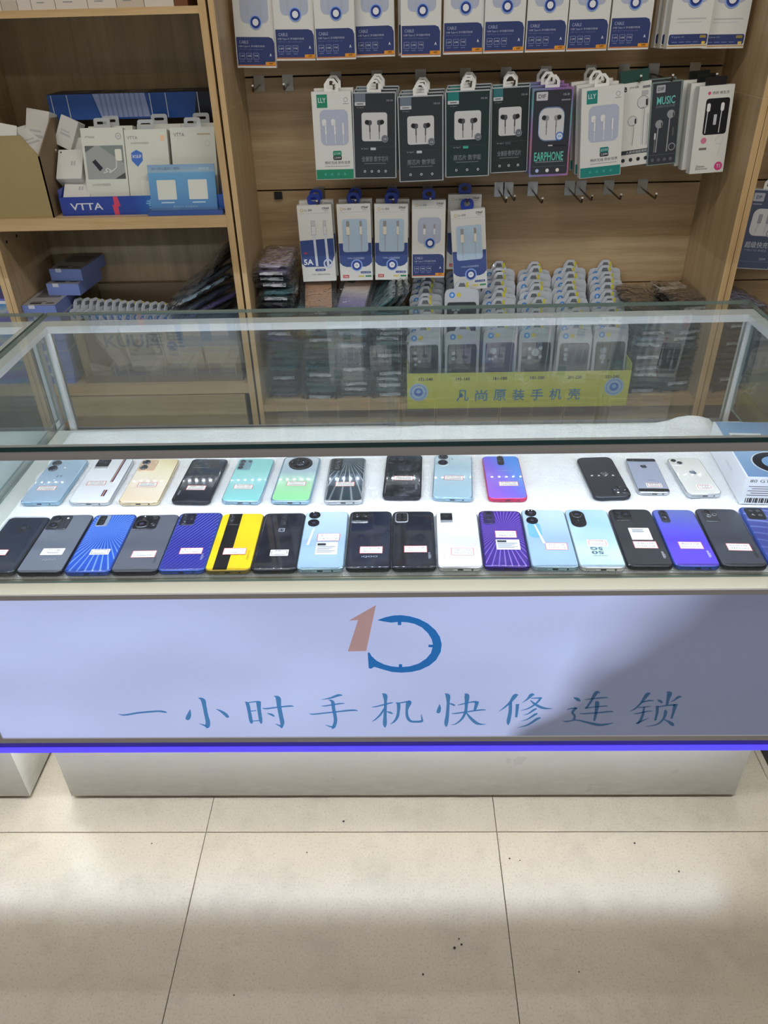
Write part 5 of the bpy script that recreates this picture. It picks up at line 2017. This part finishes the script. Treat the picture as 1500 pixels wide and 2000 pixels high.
# the tags row standing in the carton of the left cabinet
kraft_m = C_(150, 122, 84, .7)
kuu = thing('storage_carton', 'brown carton with large dark lettering holding a row of hanging cards', 'carton', (-.655, 1.945, .556))
n = N('kraft_board')
v = n.coord()
n.base(n.mix(n.noise(v, 9, 4, .6), rgb(118, 100, 76), rgb(138, 118, 92)))
n.set(Roughness=.75)
kb = n.m
bx('front_panel', -.218, .218, 0, .003, .0, .160, kb, kuu)
bx('back_panel', -.218, .218, .235, .238, .0, .205, kb, kuu)
bx('end_panel', -.218, -.215, .003, .235, .0, .160, kb, kuu)
bx('end_panel', .215, .218, .003, .235, .0, .160, kb, kuu)
bx('floor_panel', -.215, .215, .003, .235, .0, .003, kb, kuu)
d = D('front', .0)
d.text('KUU库里', -.035, .122, .215, .048, C_(52, 52, 58, .6), 1, .02)
d.build('carton_lettering', kuu)['kind'] = 'stuff'
first = None
for kk in range(15):
    loc = (-.872 + .0205 * kk, 2.035 + .004 * (kk % 3), .556 + .004 - .0016 * kk)
    rt = (math.radians(-4), 0, math.radians(62 + rnd.uniform(-3, 3)))
    if first is None:
        first = case_card('carded_phone_case', 'carded phone case standing in a row inside the lettered brown carton', 'carded cases in the brown carton', case_cols[1], cams[1])
        first.location, first.rotation_euler = loc, rt
    else:
        dup(first, loc, rt)

# ------------------------------------------------------------------ bagged phone cases
bag_m = glass_mat('poly_bag', (244, 246, 248), 0.05, 3.0, (210, 216, 226))
nt = bag_m.node_tree
tc = nt.nodes.new('ShaderNodeTexCoord')
nz = nt.nodes.new('ShaderNodeTexNoise')
nz.inputs['Scale'].default_value = 55
nz.inputs['Detail'].default_value = 3
bp = nt.nodes.new('ShaderNodeBump')
bp.inputs['Strength'].default_value = 0.9
bp.inputs['Distance'].default_value = 0.01
nt.links.new(tc.outputs['Object'], nz.inputs['Vector'])
nt.links.new(nz.outputs['Fac'], bp.inputs['Height'])
for nd in nt.nodes:
    if nd.type in ('BSDF_GLOSSY', 'LAYER_WEIGHT'):
        nt.links.new(bp.outputs['Normal'], nd.inputs['Normal'])
    if nd.type == 'BSDF_GLOSSY':
        nd.inputs['Roughness'].default_value = 0.12


def make_bag(seed, w=.100, l=.186, t=.014):
    r2 = random.Random(seed)
    mb = MB()
    nx, ny = 8, 12
    for sgn in (1, -1):
        vs = []
        for j in range(ny + 1):
            for i in range(nx + 1):
                s, q = i / nx * 2 - 1, j / ny * 2 - 1
                x, y = s * w / 2, q * l / 2
                edge = max(abs(s), abs(q))
                hgt = t / 2 * (1 - max(0, (edge - .78) / .22) ** 1.5) if edge > .78 else t / 2
                cr = r2.uniform(-.0016, .0016) * (3.2 if edge > .85 else .8)
                vs.append((x + r2.uniform(-.0015, .0015), y + r2.uniform(-.002, .002), t / 2 + sgn * max(hgt, .0006) + cr))
        fs = []
        for j in range(ny):
            for i in range(nx):
                a = j * (nx + 1) + i
                q = (a, a + 1, a + nx + 2, a + nx + 1)
                fs.append(q if sgn > 0 else q[::-1])
        mb.add(vs, fs, bag_m, True)
    return mb


def bagged(label, group, case_m, seed, print_m=None, insert=None):
    o = thing('bagged_phone_case', label, 'phone case', (0, 0, 0), (0, 0, 0), group)
    mb = MB()
    slab(mb, .078, .158, .011, .0014, .0118, case_m, .003, 4, 0, 0, True, 3)
    mb.build('case', o)
    make_bag(seed).build('bag', o)
    if print_m:
        d = D('top', .0119)
        d.rr(0, 0, .072, .150, .009, print_m, 1)
        d.rr(-.020, .058, .024, .026, .006, C_(20, 20, 24, .3), 2)
        d.build('back_print', o)['kind'] = 'stuff'
    if insert:
        mb = MB()
        mb.box(-.030, .030, -.081, -.0795, .002, .010, insert)
        mb.build('paper_insert', o)
    return o


white_in = C_(214, 214, 216, .6)
cols = {
    'black': C_(20, 20, 24, .3), 'navy': C_(30, 36, 66, .3), 'teal': C_(60, 116, 122, .3), 'grey': C_(86, 92, 98, .3), 'green': C_(50, 78, 66, .3),
    'brown': C_(58, 46, 38, .3), 'purple': C_(76, 66, 120, .3), 'ice': C_(150, 172, 186, .3), 'lilac': C_(196, 186, 204, .4)}
n = N('floral_print')
v = n.coord()
vo = n.node('ShaderNodeTexVoronoi')
vo.inputs['Scale'].default_value = 48
n.link(v, vo.inputs['Vector'])
n.base(n.ramp(vo.outputs['Distance'], [(0, rgb(116, 96, 160)), (.35, rgb(150, 132, 180)), (.45, rgb(206, 198, 208)), (1, rgb(214, 206, 212))]))
n.set(Roughness=.3)
floral = n.m
n = N('checked_blue_print')
v = n.coord((130, 130, 130), (0, 0, .78))
ck = n.node('ShaderNodeTexChecker')
ck.inputs['Scale'].default_value = 1.0
ck.inputs['Color1'].default_value = rgb(176, 184, 208)
ck.inputs['Color2'].default_value = rgb(96, 110, 160)
n.link(v, ck.inputs['Vector'])
n.base(ck.outputs['Color'])
n.set(Roughness=.35)
checked = n.m
protos = {}
for i, (k_, m_) in enumerate(cols.items()):
    protos[k_] = (m_, 100 + i)
PB = {}


def stack(place, x, y, z0, z1, names, seed, step=.0165, yaw=0.0, sway=.006):
    r2 = random.Random(seed)
    z = z0
    i = 0
    while z < z1 - .001:
        nm = names[r2.randrange(len(names))]
        ins = r2.random() < .34
        key = (nm, ins)
        lab = '%s bagged phone case in the stack %s' % (nm, place)
        loc = (x + r2.uniform(-sway, sway), y + r2.uniform(-sway, sway), z)
        rot = (math.radians(r2.uniform(-1.5, 1.5)), math.radians(r2.uniform(-2, 2)), yaw + math.radians(r2.uniform(-5, 5)))
        if key not in PB:
            m_, sd = protos[nm]
            PB[key] = bagged(lab, 'bagged cases ' + place, m_, sd, None, white_in if ins else None)
            PB[key].location, PB[key].rotation_euler = loc, rot
        else:
            dup(PB[key], loc, rot, lab, 'bagged cases ' + place)
        z += step
        i += 1
    return z


A_ = ['black', 'navy', 'grey', 'black', 'green', 'purple', 'teal']
zt_ = stack('against the cabinet side', -.330, 2.065, SH, .850, A_, 1)
top = bagged('lilac phone case with a flower print, topmost of the stack against the cabinet side', None, cols['lilac'], 31, floral)
top.location, top.rotation_euler = (-.326, 2.072, zt_ + .001), (math.radians(2), 0, math.radians(-3))
zt_ = stack('beside the floral-topped stack', -.226, 2.055, SH, .745, ['black', 'teal', 'ice', 'grey', 'teal', 'navy'], 2)
top = bagged('dark phone case with a tan print leaning on top of its stack', None, cols['black'], 32, C_(190, 150, 116, .5))
top.location, top.rotation_euler = (-.222, 2.050, zt_ + .006), (math.radians(18), 0, math.radians(4))
zt_ = stack('in the middle of the lower shelf', -.126, 2.055, SH, .730, ['black', 'green', 'grey', 'navy', 'ice'], 3)
n = N('sunset_print')
o_ = n.sep(n.coord())
n.base(n.ramp(n.math('ADD', n.math('MULTIPLY', o_[1], 6.2), .5, True), [(0, rgb(96, 90, 150)), (.4, rgb(150, 146, 180)), (.6, rgb(206, 198, 190)), (.85, rgb(170, 110, 70)), (1, rgb(60, 46, 44))]))
n.set(Roughness=.3)
top = bagged('phone case with an orange to violet landscape print, tilted on its stack', None, cols['grey'], 33, n.m)
top.location, top.rotation_euler = (-.124, 2.055, zt_ + .012), (math.radians(24), math.radians(4), math.radians(-10))
zt_ = stack('next to the yellow tray', -.034, 2.055, SH, .720, ['grey', 'green', 'teal', 'black', 'brown'], 4)
for i, (nm, a) in enumerate((('teal', 38), ('green', 46), ('grey', 56))):
    m_, sd = protos[nm]
    q = bagged('%s phone case in a clear bag, leaning steeply beside the yellow tray' % nm, 'leaning bagged cases', m_, 50 + i)
    q.location, q.rotation_euler = (-.046 + .024 * i, 2.060 + .012 * i, zt_ + .020), (math.radians(12), math.radians(-a), math.radians(-8))
zt_ = stack('to the far side of the yellow tray', .682, 2.060, SH, .715, ['black', 'grey', 'navy', 'green', 'black', 'ice'], 5)
top = bagged('brown phone case with a ring pattern on top of its stack', None, cols['brown'], 36, C_(70, 56, 44, .35))
top.location, top.rotation_euler = (.650, 2.055, zt_ + .004), (math.radians(8), math.radians(3), math.radians(10))
zt_ = stack('in the corner by the cabinet end', .764, 2.065, SH, .720, ['black', 'navy', 'black', 'grey', 'brown'], 6, yaw=math.radians(8), sway=.003)
q = bagged('dark brown bagged case with a white paper band, topmost in the cabinet corner', None, cols['brown'], 37)
mb = MB()
mb.box(-.040, .040, .012, .066, .0122, .0128, C_(206, 202, 192, .6))
mb.box(-.036, .004, .036, .064, .0128, .0132, C_(52, 44, 40, .4))
mb.build('paper_band', q)['kind'] = 'stuff'
q.location, q.rotation_euler = (.758, 2.066, zt_ + .001), (math.radians(1), 0, math.radians(14))
zt_ = stack('in the end cabinet', .915, 2.06, SH, .715, ['black', 'navy', 'black', 'purple'], 8)
q = bagged('blue checked phone case on top of the stack in the end cabinet', None, cols['black'], 38, checked)
q.location, q.rotation_euler = (.918, 2.055, zt_ + .001), (math.radians(3), 0, math.radians(16))
stack('deeper in the end cabinet', 1.03, 2.08, SH, .66, ['black', 'navy', 'grey'], 9)
# heap beside the brown carton
for i, (nm, x, y, z, rx, ry, rz) in enumerate((('black', -.512, 2.045, .690, 4, -4, -40), ('green', -.506, 2.045, .706, 6, -6, -46), ('black', -.515, 2.040, .722, 8, -8, -42), ('purple', -.505, 2.045, .739, 10, -10, -48),
                                               ('navy', -.512, 2.050, .757, 12, -12, -44), ('ice', -.520, 2.052, .776, 14, -16, -50), ('grey', -.512, 2.066, .796, 16, -18, -46), ('brown', -.500, 2.085, .818, 18, -22, -40),
                                               ('black', -.475, 2.110, .838, 22, -34, -30))):
    m_, sd = protos[nm]
    q = bagged('%s bagged phone case in the loose heap over the brown carton' % nm, 'heap of bagged cases', m_, 60 + i, None, white_in if i == 5 else None)
    q.location, q.rotation_euler = (x - .018, y - .012, z), tuple(math.radians(a) for a in (rx, ry, rz))

# ------------------------------------------------------------------ left cabinet goods
# stack of blue boxes
blue_m = C_(110, 126, 182, .3)
lid_m = C_(150, 148, 150, .5)


def blue_box(label):
    o = thing('accessory_box', label, 'box', (0, 0, 0), (0, 0, 0), 'blue boxes in the shelf corner')
    w, l, h = .090, .150, .031
    bx('body', -w / 2, w / 2, 0, l, 0, h, blue_m, o)
    d = D('top', h)
    d.rect(-w / 2 + .001, .001, w / 2 - .001, l - .001, lid_m, 1)
    d.rr(0, .095, w * .74, .060, .002, C_(96, 94, 98, .4), 2)
    d.rect(-w * .32, .030, w * .10, .034, C_(90, 90, 96, .5), 2)
    d.rect(-w * .32, .012, w * .02, .024, C_(44, 44, 50, .5), 2)
    d.rect(w * .16, .014, w * .38, .022, C_(70, 70, 76, .5), 2)
    d.build('lid_print', o)['kind'] = 'stuff'
    mb = MB()
    mb.box(-w * .30, -w * .12, -.0006, 0, h * .72, h + .0008, C_(190, 194, 202, .4))
    mb.build('seal_tape', o)
    return o


b0 = blue_box('blue and grey accessory box resting at the bottom of the corner stack')
b0.location = (-.950, 1.945, .556)
zz = .556
for i in range(1, 7):
    zz += .0318
    lab = ('blue and grey accessory box inside the corner stack', 'blue and grey accessory box below the two twisted ones')[i == 6]
    dup(b0, (-.950 + .002 * (i % 3), 1.945 + .003 * (i % 2), zz), (0, 0, math.radians((1, -1, 2, 0, -2, -1)[i - 1])), lab)
dup(b0, (-.908, 2.024, zz + .0318), (0, 0, math.radians(-4)), 'blue and grey accessory box second from the top, turned aside')
dup(b0, (-.902, 2.050, zz + .0636), (0, 0, math.radians(-5)), 'blue and grey accessory box topmost of the corner stack')
# open kraft carton
oc = thing('open_carton', 'open kraft carton with its flap up, full of small white boxes', 'carton', (-.935, 1.94, .9975))
n = N('kraft_open')
v = n.coord()
n.base(n.mix(n.noise(v, 7, 4, .6), rgb(146, 128, 86), rgb(166, 147, 102)))
n.set(Roughness=.7)
ko = n.m
bx('floor_panel', -.056, .085, .004, .21, .0, .003, ko, oc)
mb = MB()
mb.add([(-.057, 0, 0), (.089, 0, 0), (.089, 0, .138), (.056, 0, .183), (-.057, 0, .183), (-.057, .003, 0), (.089, .003, 0), (.089, .003, .138), (.056, .003, .183), (-.057, .003, .183)],
       [(0, 1, 2, 3, 4), (9, 8, 7, 6, 5), (0, 5, 6, 1), (1, 6, 7, 2), (2, 7, 8, 3), (3, 8, 9, 4), (4, 9, 5, 0)], ko)
mb.build('front_panel', oc)
mb = MB()
mb.add([(.089, 0, 0), (.089, .21, 0), (.089, .21, .20), (.089, .12, .205), (.089, 0, .138), (.086, 0, 0), (.086, .21, 0), (.086, .21, .20), (.086, .12, .205), (.086, 0, .138)],
       [(0, 1, 2, 3, 4), (9, 8, 7, 6, 5), (0, 5, 6, 1), (1, 6, 7, 2), (2, 7, 8, 3), (3, 8, 9, 4), (4, 9, 5, 0)], kb)
mb.build('end_panel', oc)
bx('end_panel', -.060, -.057, .0, .21, .0, .17, ko, oc)
bx('back_panel', -.057, .086, .207, .21, .0, .17, ko, oc)
wb = C_(206, 204, 200, .5)


def white_box(name, label, w, l, h, loc, rot, group=None, mark=True):
    o = thing(name, label, 'box', loc, rot, group)
    mb = MB()
    slab(mb, w, l, .002, 0, h, wb, .001, 2, 0, 0, False, 1)
    mb.build('body', o)
    d = D('top', h)
    if mark:
        d.disc(-w * .38, l * .40, .0022, C_(30, 30, 34, .5), 1, 10)
        d.rect(w * .05, -l * .05, w * .12, l * .10, C_(170, 168, 168, .5), 1)
        d.rect(w * .16, -l * .05, w * .22, l * .10, C_(170, 168, 168, .5), 1)
    else:
        d.rect(-w * .3, -l * .1, w * .3, -l * .04, C_(176, 176, 178, .5), 1)
        d.rect(-w * .3, l * .02, w * .2, l * .06, C_(176, 176, 178, .5), 1)
    d.build('lid_print', o)['kind'] = 'stuff'
    return o


for i, (x, y, z, rx, ry, rz, lab) in enumerate(((-.955, 2.00, 1.140, 62, 14, 20, 'small white box tipped against the carton corner'), (-.912, 2.05, 1.128, 30, -6, 60, 'small white box lying across the open carton'),
                                                (-.885, 2.095, 1.160, 72, 8, -14, 'small white box standing tall by the raised flap'), (-.945, 2.11, 1.060, 30, 0, -30, 'small white box deep in the open carton'))):
    white_box('small_white_box', lab, .062, .105, .034, (x, y, z), tuple(math.radians(a) for a in (rx, ry, rz)), 'white boxes in the open carton', False)
gb = white_box('small_white_box', 'small grey-white box poking out between the carton flap and blue box', .05, .07, .03, (-.812, 2.09, 1.160), (math.radians(70), math.radians(20), math.radians(-20)), None, False)

# blue tray with charger boxes
bt = thing('charger_tray', 'blue cardboard display tray with white lettering, holding charger boxes', 'tray', (-.628, 1.958, .9975))
n = N('tray_blue_print')
o_ = n.sep(n.coord())
n.base(n.ramp(n.math('ADD', n.math('MULTIPLY', o_[0], 2.4), .5, True), [(0, rgb(36, 58, 150)), (.45, rgb(34, 66, 156)), (.55, rgb(30, 96, 176)), (1, rgb(36, 84, 170))]))
n.set(Roughness=.35)
bx('front_panel', -.202, .202, -.003, 0, .0, .043, n.m, bt)
bx('end_panel', -.202, -.199, 0, .18, .0, .060, n.m, bt)
bx('end_panel', .199, .202, 0, .18, .0, .060, n.m, bt)
bx('floor_panel', -.199, .199, 0, .18, .0, .002, n.m, bt)
d = D('front', .003)
d.text('VTTA', -.138, .021, .080, .016, C_(216, 216, 222, .5), 1, .012)
d.text('专属闪充系列', .095, .022, .170, .027, C_(120, 176, 214, .5), 1, .02)
d.poly([(-.072, .001), (-.060, .001), (-.060, .020), (-.054, .020), (-.058, .043), (-.069, .043), (-.069, .024), (-.074, .024)], C_(206, 66, 100, .5), 1)
d.build('tray_lettering', bt)['kind'] = 'stuff'
cream_w = C_(204, 206, 196, .45)
hang_clear = mat('clear_hanger', (168, 172, 176), .25, coat=.4)


def charger_box(label, x, y, z, w, h, lean, photo, dp=.045):
    o = thing('charger_box', label, 'box', (x, y + dp, z), (math.radians(-lean), 0, 0), 'charger boxes in the blue tray')
    bx('carton', -w / 2, w / 2, -dp, 0, 0, h, cream_w, o)
    d = D('front', dp)
    if photo == 1:
        d.text('VTTAGO', -w * .30, h - .020, .024, .005, C_(110, 112, 116, .5), 1)
        d.ring(w * .38, h - .019, .0060, .0070, C_(110, 112, 116, .5), 1, 18)
        d.text('CC', w * .38, h - .019, .006, .004, C_(90, 92, 96, .5), 1)
        d.rect(-w * .44, h * .36, w * .46, h * .78, C_(150, 154, 154, .4), 1)
        d.poly([(-w * .44, h * .70), (-w * .20, h * .78), (-w * .44, h * .78)], C_(90, 92, 96, .4), 2)
        d.poly([(-w * .10, h * .78), (w * .46, h * .55), (w * .46, h * .78)], C_(120, 132, 132, .4), 2)
        d.rr(w * .34, h * .66, .016, .026, .003, C_(216, 214, 200, .4), 3)
        d.line([(w * .28, h * .60), (w * .26, h * .50), (w * .10, h * .44), (w * .0, h * .47), (w * .04, h * .50), (w * .14, h * .46), (-w * .06, h * .44)], .0024, C_(206, 206, 204, .4), 3)
        d.poly([(-w * .30, h * .58), (-w * .22, h * .61), (-w * .06, h * .50), (-w * .14, h * .46)], C_(40, 36, 52, .3), 3)
        d.poly([(w * .20, h * .36), (w * .46, h * .36), (w * .46, h * .44)], C_(70, 72, 74, .4), 2)
        d.text('20W快充充电器套装', -w * .14, h * .29, w * .44, .0065, C_(150, 152, 150, .5), 1)
        d.rect(-w * .40, h * .11, -w * .10, h * .12, C_(150, 152, 150, .5), 1)
    elif photo == 2:
        d.text('VTTA', -w * .32, h - .018, .026, .007, C_(120, 122, 126, .5), 1)
        d.text('20W超级快充充电器套装', -w * .16, h - .030, w * .42, .005, C_(150, 152, 152, .5), 1)
        d.rr(w * .38, h - .020, .010, .012, .002, C_(226, 190, 150, .5), 1)
        d.poly([(-w * .38, h * .70), (-w * .25, h * .74), (-w * .12, h * .70), (-w * .12, h * .60), (-w * .25, h * .52), (-w * .38, h * .60)], C_(60, 106, 190, .5), 1)
        d.text('3C认证', -w * .25, h * .655, .022, .008, wht_txt, 2, .02)
        d.rr(-w * .05, h * .38, .006, .016, .002, C_(186, 190, 190, .5), 1)
        d.rr(w * .02, h * .20, .050, .050, .004, C_(216, 216, 206, .4), 1)
    else:
        d.text('VTTA', -w * .30, h - .016, .026, .008, C_(100, 104, 112, .5), 1)
        d.rect(w * .10, h - .017, w * .40, h - .014, C_(176, 160, 130, .5), 1)
        d.ring(w * .32, h - .036, .0058, .0066, C_(176, 178, 180, .5), 1, 18)
        d.line([(-w * .22, h * .36), (-w * .12, h * .33)], .004, C_(150, 160, 176, .5), 1)
    d.build('front_print', o)['kind'] = 'stuff'
    # clear blister hanger
    mb = MB()
    out, k = rrect(.040, .026, .006, 4, 0, h + .010), None
    hol = rrect(.024, .006, .003, 4, 0, h + .012)
    k = len(out)
    for yy, fl in ((-dp * .8, 1), (-dp * .8 + .0008, -1)):
        vs = [(a, yy, b) for a, b in out] + [(a, yy, b) for a, b in hol]
        mb.add(vs, [(i, (i + 1) % k, k + (i + 1) % k, k + i)[::fl] for i in range(k)], hang_clear)
    mb.build('blister_hanger', o)
    return o


charger_box('cream charger box with a desk photo of a cable on its front', -.7135, 1.966, 1.000, .103, .178, 17, 1)
charger_box('cream charger box with a blue shield mark', -.6090, 1.970, 1.000, .104, .172, 17, 2)
c3_ = charger_box('plain cream charger box nearest the cabinet divider', -.4960, 1.972, 1.000, .108, .174, 17, 3)
dup(c3_, (-.700, 2.055 + .0, 1.004), (math.radians(-12), 0, 0), 'plain cream charger box in the back row of the tray, behind the photo box')
dup(c3_, (-.585, 2.070, 1.004), (math.radians(-12), 0, 0), 'plain cream charger box in the back row of the tray, behind the shield box')
dup(c3_, (-.482, 2.072, 1.004), (math.radians(-12), 0, 0), 'plain cream charger box in the back row of the tray, by the divider')
a1 = white_box('adapter_box', 'small white adapter box lying low in the tray by the kraft carton', .066, .075, .040, (-.793, 2.012, 1.022), (math.radians(38), 0, math.radians(2)), 'white adapter boxes')
a2 = white_box('adapter_box', 'small white adapter box leaning back above another one', .064, .078, .036, (-.806, 2.040, 1.082), (math.radians(48), 0, math.radians(-2)), 'white adapter boxes')
a3 = white_box('adapter_box', 'small grey adapter box behind the leaning white one', .064, .075, .036, (-.778, 2.090, 1.110), (math.radians(70), 0, 0), 'white adapter boxes', False)

# acrylic payment stand (its two codes are left blank)
qs = thing('payment_stand', 'blue acrylic payment stand with two blank white squares', 'sign stand', (-.520, 1.945, .9975))
n = N('stand_blue_print')
o_ = n.sep(n.coord())
n.base(n.ramp(n.math('MULTIPLY', o_[2], 9.5), [(0, rgb(74, 116, 176)), (.5, rgb(96, 150, 196)), (.86, rgb(104, 160, 204)), (.9, rgb(150, 176, 196)), (1, rgb(130, 164, 196))]))
n.set(Roughness=.12)
n.p.inputs['Coat Weight'].default_value = .8
mb = MB()
M_ = Matrix.Rotation(math.radians(-14), 4, 'X')
mb.box(-.084, .078, -.003, 0, .006, .112, n.m, M_)
mb.build('sign_plate', qs)
d = D('front', .003)
for x in (-.042, .034):
    d.rr(x, .056, .046, .044, .002, C_(206, 208, 200, .5), 1)
    d.rect(x - .016, .026, x + .016, .029, C_(170, 196, 216, .5), 1)
d.text('扫一扫上面的二维码', -.040, .103, .068, .006, C_(90, 104, 130, .5), 1)
d.text('支付宝', .052, .102, .026, .006, C_(196, 212, 226, .5), 1)
d.text('微信支付 支付宝支付', .000, .018, .060, .004, C_(150, 186, 214, .5), 1)
o = d.build('plate_print', qs)
o['kind'] = 'stuff'
o.rotation_euler = (math.radians(-14), 0, 0)
mb = MB()
mb.box(-.092, .092, -.012, .030, 0, .011, mat('blue_acrylic', (52, 84, 156), .1, coat=.8))
mb.build('base_bar', qs)
bx('clear_lip', -.092, .092, -.012, -.006, .011, .017, film_m, qs)

# long blue display box on a carton
su = thing('storage_carton', 'plain brown carton supporting the long blue display box', 'carton', (-.635, 2.13, .9975))
bx('body', -.205, .205, .030, .068, 0, .194, kb, su)
bx('lid_flap', -.205, .205, .028, .030, .150, .194, kb, su)
lb = thing('display_box', 'long blue display box with pale grey striped sections lying on a carton', 'box', (-.640, 2.105, 1.192))
bx('body', -.222, .214, 0, .098, 0, .056, C_(38, 78, 150, .35), lb)
d = D('front', .0)
X = lambda t: -.222 + .436 * t
d.poly([(X(.0), 0), (X(.28), 0), (X(.25), .056), (X(0), .056)], C_(40, 84, 160, .35), 1)
d.poly([(X(.29), .004), (X(.57), .004), (X(.555), .056), (X(.26), .056)], C_(150, 164, 206, .4), 1)
for i in range(9):
    t = .30 + i * .028
    d.poly([(X(t), .004), (X(t + .010), .004), (X(t + .005), .056), (X(t - .005), .056)], C_(120, 138, 190, .4), 2)
d.poly([(X(.57), 0), (X(.82), 0), (X(.84), .056), (X(.555), .056)], C_(36, 80, 156, .35), 1)
d.poly([(X(.82), 0), (X(1), 0), (X(1), .056), (X(.85), .056)], C_(22, 26, 42, .35), 1)
for t in (.02, .11, .58, .67, .85):
    d.rect(X(t), .002, X(t) + .0022, .055, C_(196, 202, 216, .4), 3)
d.build('front_print', lb)['kind'] = 'stuff'
d = D('top', .056)
d.rect(-.222, 0, -.10, .098, C_(24, 44, 82, .4), 1)
d.rect(-.10, 0, .02, .098, C_(110, 112, 120, .4), 1)
d.rect(.02, 0, .214, .098, C_(28, 40, 70, .4), 1)
for x, c_ in ((-.145, C_(120, 126, 130, .4)), (-.06, C_(26, 28, 36, .4)), (-.02, C_(150, 146, 140, .4)), (.085, C_(140, 136, 126, .4)), (.16, C_(60, 50, 54, .4))):
    d.poly([(x - .022, .03), (x + .016, .03), (x + .026, .065), (x - .012, .065)], c_, 2)
d.build('top_print', lb)['kind'] = 'stuff'
d = D('top', .056)
d.rect(-.098, .006, -.070, .018, C_(150, 60, 60, .4), 3)
d.rect(.022, .004, .050, .014, C_(150, 70, 50, .4), 3)
d.build('red_tag', lb)['kind'] = 'stuff'

# white boxes along the upper shelf
xx = -.995
widths = [.037, .016, .045, .048, .035, .030, .052, .070, .062, .060, .064, .030]
names_ = ['grey-printed', 'dark', 'cream', 'white', 'slim cream', 'slim white', 'white', 'wide white', 'white', 'cream', 'white', 'brown']
for i, w in enumerate(widths):
    if xx + w > -.424:
        w = -.424 - xx
    m_ = {'dark': C_(60, 56, 52, .5), 'brown': C_(110, 66, 40, .5), 'cream': C_(190, 180, 164, .5), 'slim cream': C_(186, 178, 166, .5)}.get(names_[i], C_(204, 198, 190, .5))
    o = thing('shelf_box', '%s box standing on the upper shelf%s' % (names_[i], (', by the cabinet divider' if i > 9 else '')), 'box', (xx + w / 2, 1.948, 1.4215), (0, 0, 0), 'boxes along the upper shelf')
    bx('body', -w / 2 + .0006, w / 2 - .0006, 0, .12, 0, .15, m_, o)
    if w > .04:
        d = D('front', .0)
        d.rect(-w * .25, .012, w * .05, .0135, C_(130, 130, 140, .5), 1)
        d.rect(-w * .25, .022, w * .20, .024, C_(120, 122, 150, .5), 1)
        d.build('front_print', o)['kind'] = 'stuff'
    xx += w

# holographic cartons in the edge cabinet
n = N('holographic_foil')
v = n.coord()
o_ = n.sep(v)
f_ = n.math('ADD', n.math('MULTIPLY', o_[2], 14), n.math('MULTIPLY', n.noise(v, 12, 2, .5), 1.6))
n.base(n.ramp(n.math('FRACT', f_), [(0, rgb(120, 110, 200)), (.25, rgb(150, 150, 220)), (.5, rgb(190, 200, 190)), (.75, rgb(90, 150, 206)), (1, rgb(120, 110, 200))]))
fin(n, .2, .5, .3)
for i in range(3):
    o = thing('foil_carton', ('holographic foil carton at the bottom of the edge cabinet pile', 'holographic foil carton in the middle of its pile', 'holographic foil carton topping its pile')[i], 'box', (-1.092, 1.95, .556 + i * .0805), (0, 0, math.radians(2 - 2 * i)))
    bx('body', -.062, .062, 0, .15, 0, .080, n.m, o)
    bx('white_edge', -.062, .062, -.0012, 0, .066, .074, C_(214, 214, 218, .4), o)

# odds and ends at the right-hand end
ch_ = thing('stool', 'olive padded stool with a dark frame behind the counter end', 'stool', (1.02, 1.73, 0))
for sx in (-1, 1):
    for sy in (-1, 1):
        mb = MB()
        mb.tube([(sx * .13, sy * .075, 0), (sx * .11, sy * .06, .50)], .010, C_(50, 46, 44, .4))
        mb.build('leg', ch_)
mb = MB()
slab(mb, .30, .20, .03, .50, .56, C_(120, 112, 70, .7), .015, 5, 0, 0, True, 3)
mb.build('cushion', ch_)
nb2 = thing('cream_box', 'cream lidded box resting on the olive stool', 'box', (1.00, 1.73, .560))
bx('body', -.11, .11, -.08, .08, 0, .17, C_(150, 140, 130, .5), nb2)
bx('lid', -.114, .114, -.084, .084, .17, .20, C_(216, 214, 200, .5), nb2)
mb = MB()
for x0, x1, y0, y1, z0, z1 in ((.80, 1.30, 1.06, 1.50, 0.0, .28),):
    mb.box(x0, x1, y0, y1, z0, z1, C_(32, 30, 30, .6))
bp_ = tag(mb.build('floor_plinth'), 'black low plinth standing on the floor past the counter end', 'plinth')
mb = MB()
slab(mb, .52, .46, .006, .28, .30, oak_x, .002, 3, 1.05, 1.28, True, 2)
o = mb.build('plinth_top', bp_)
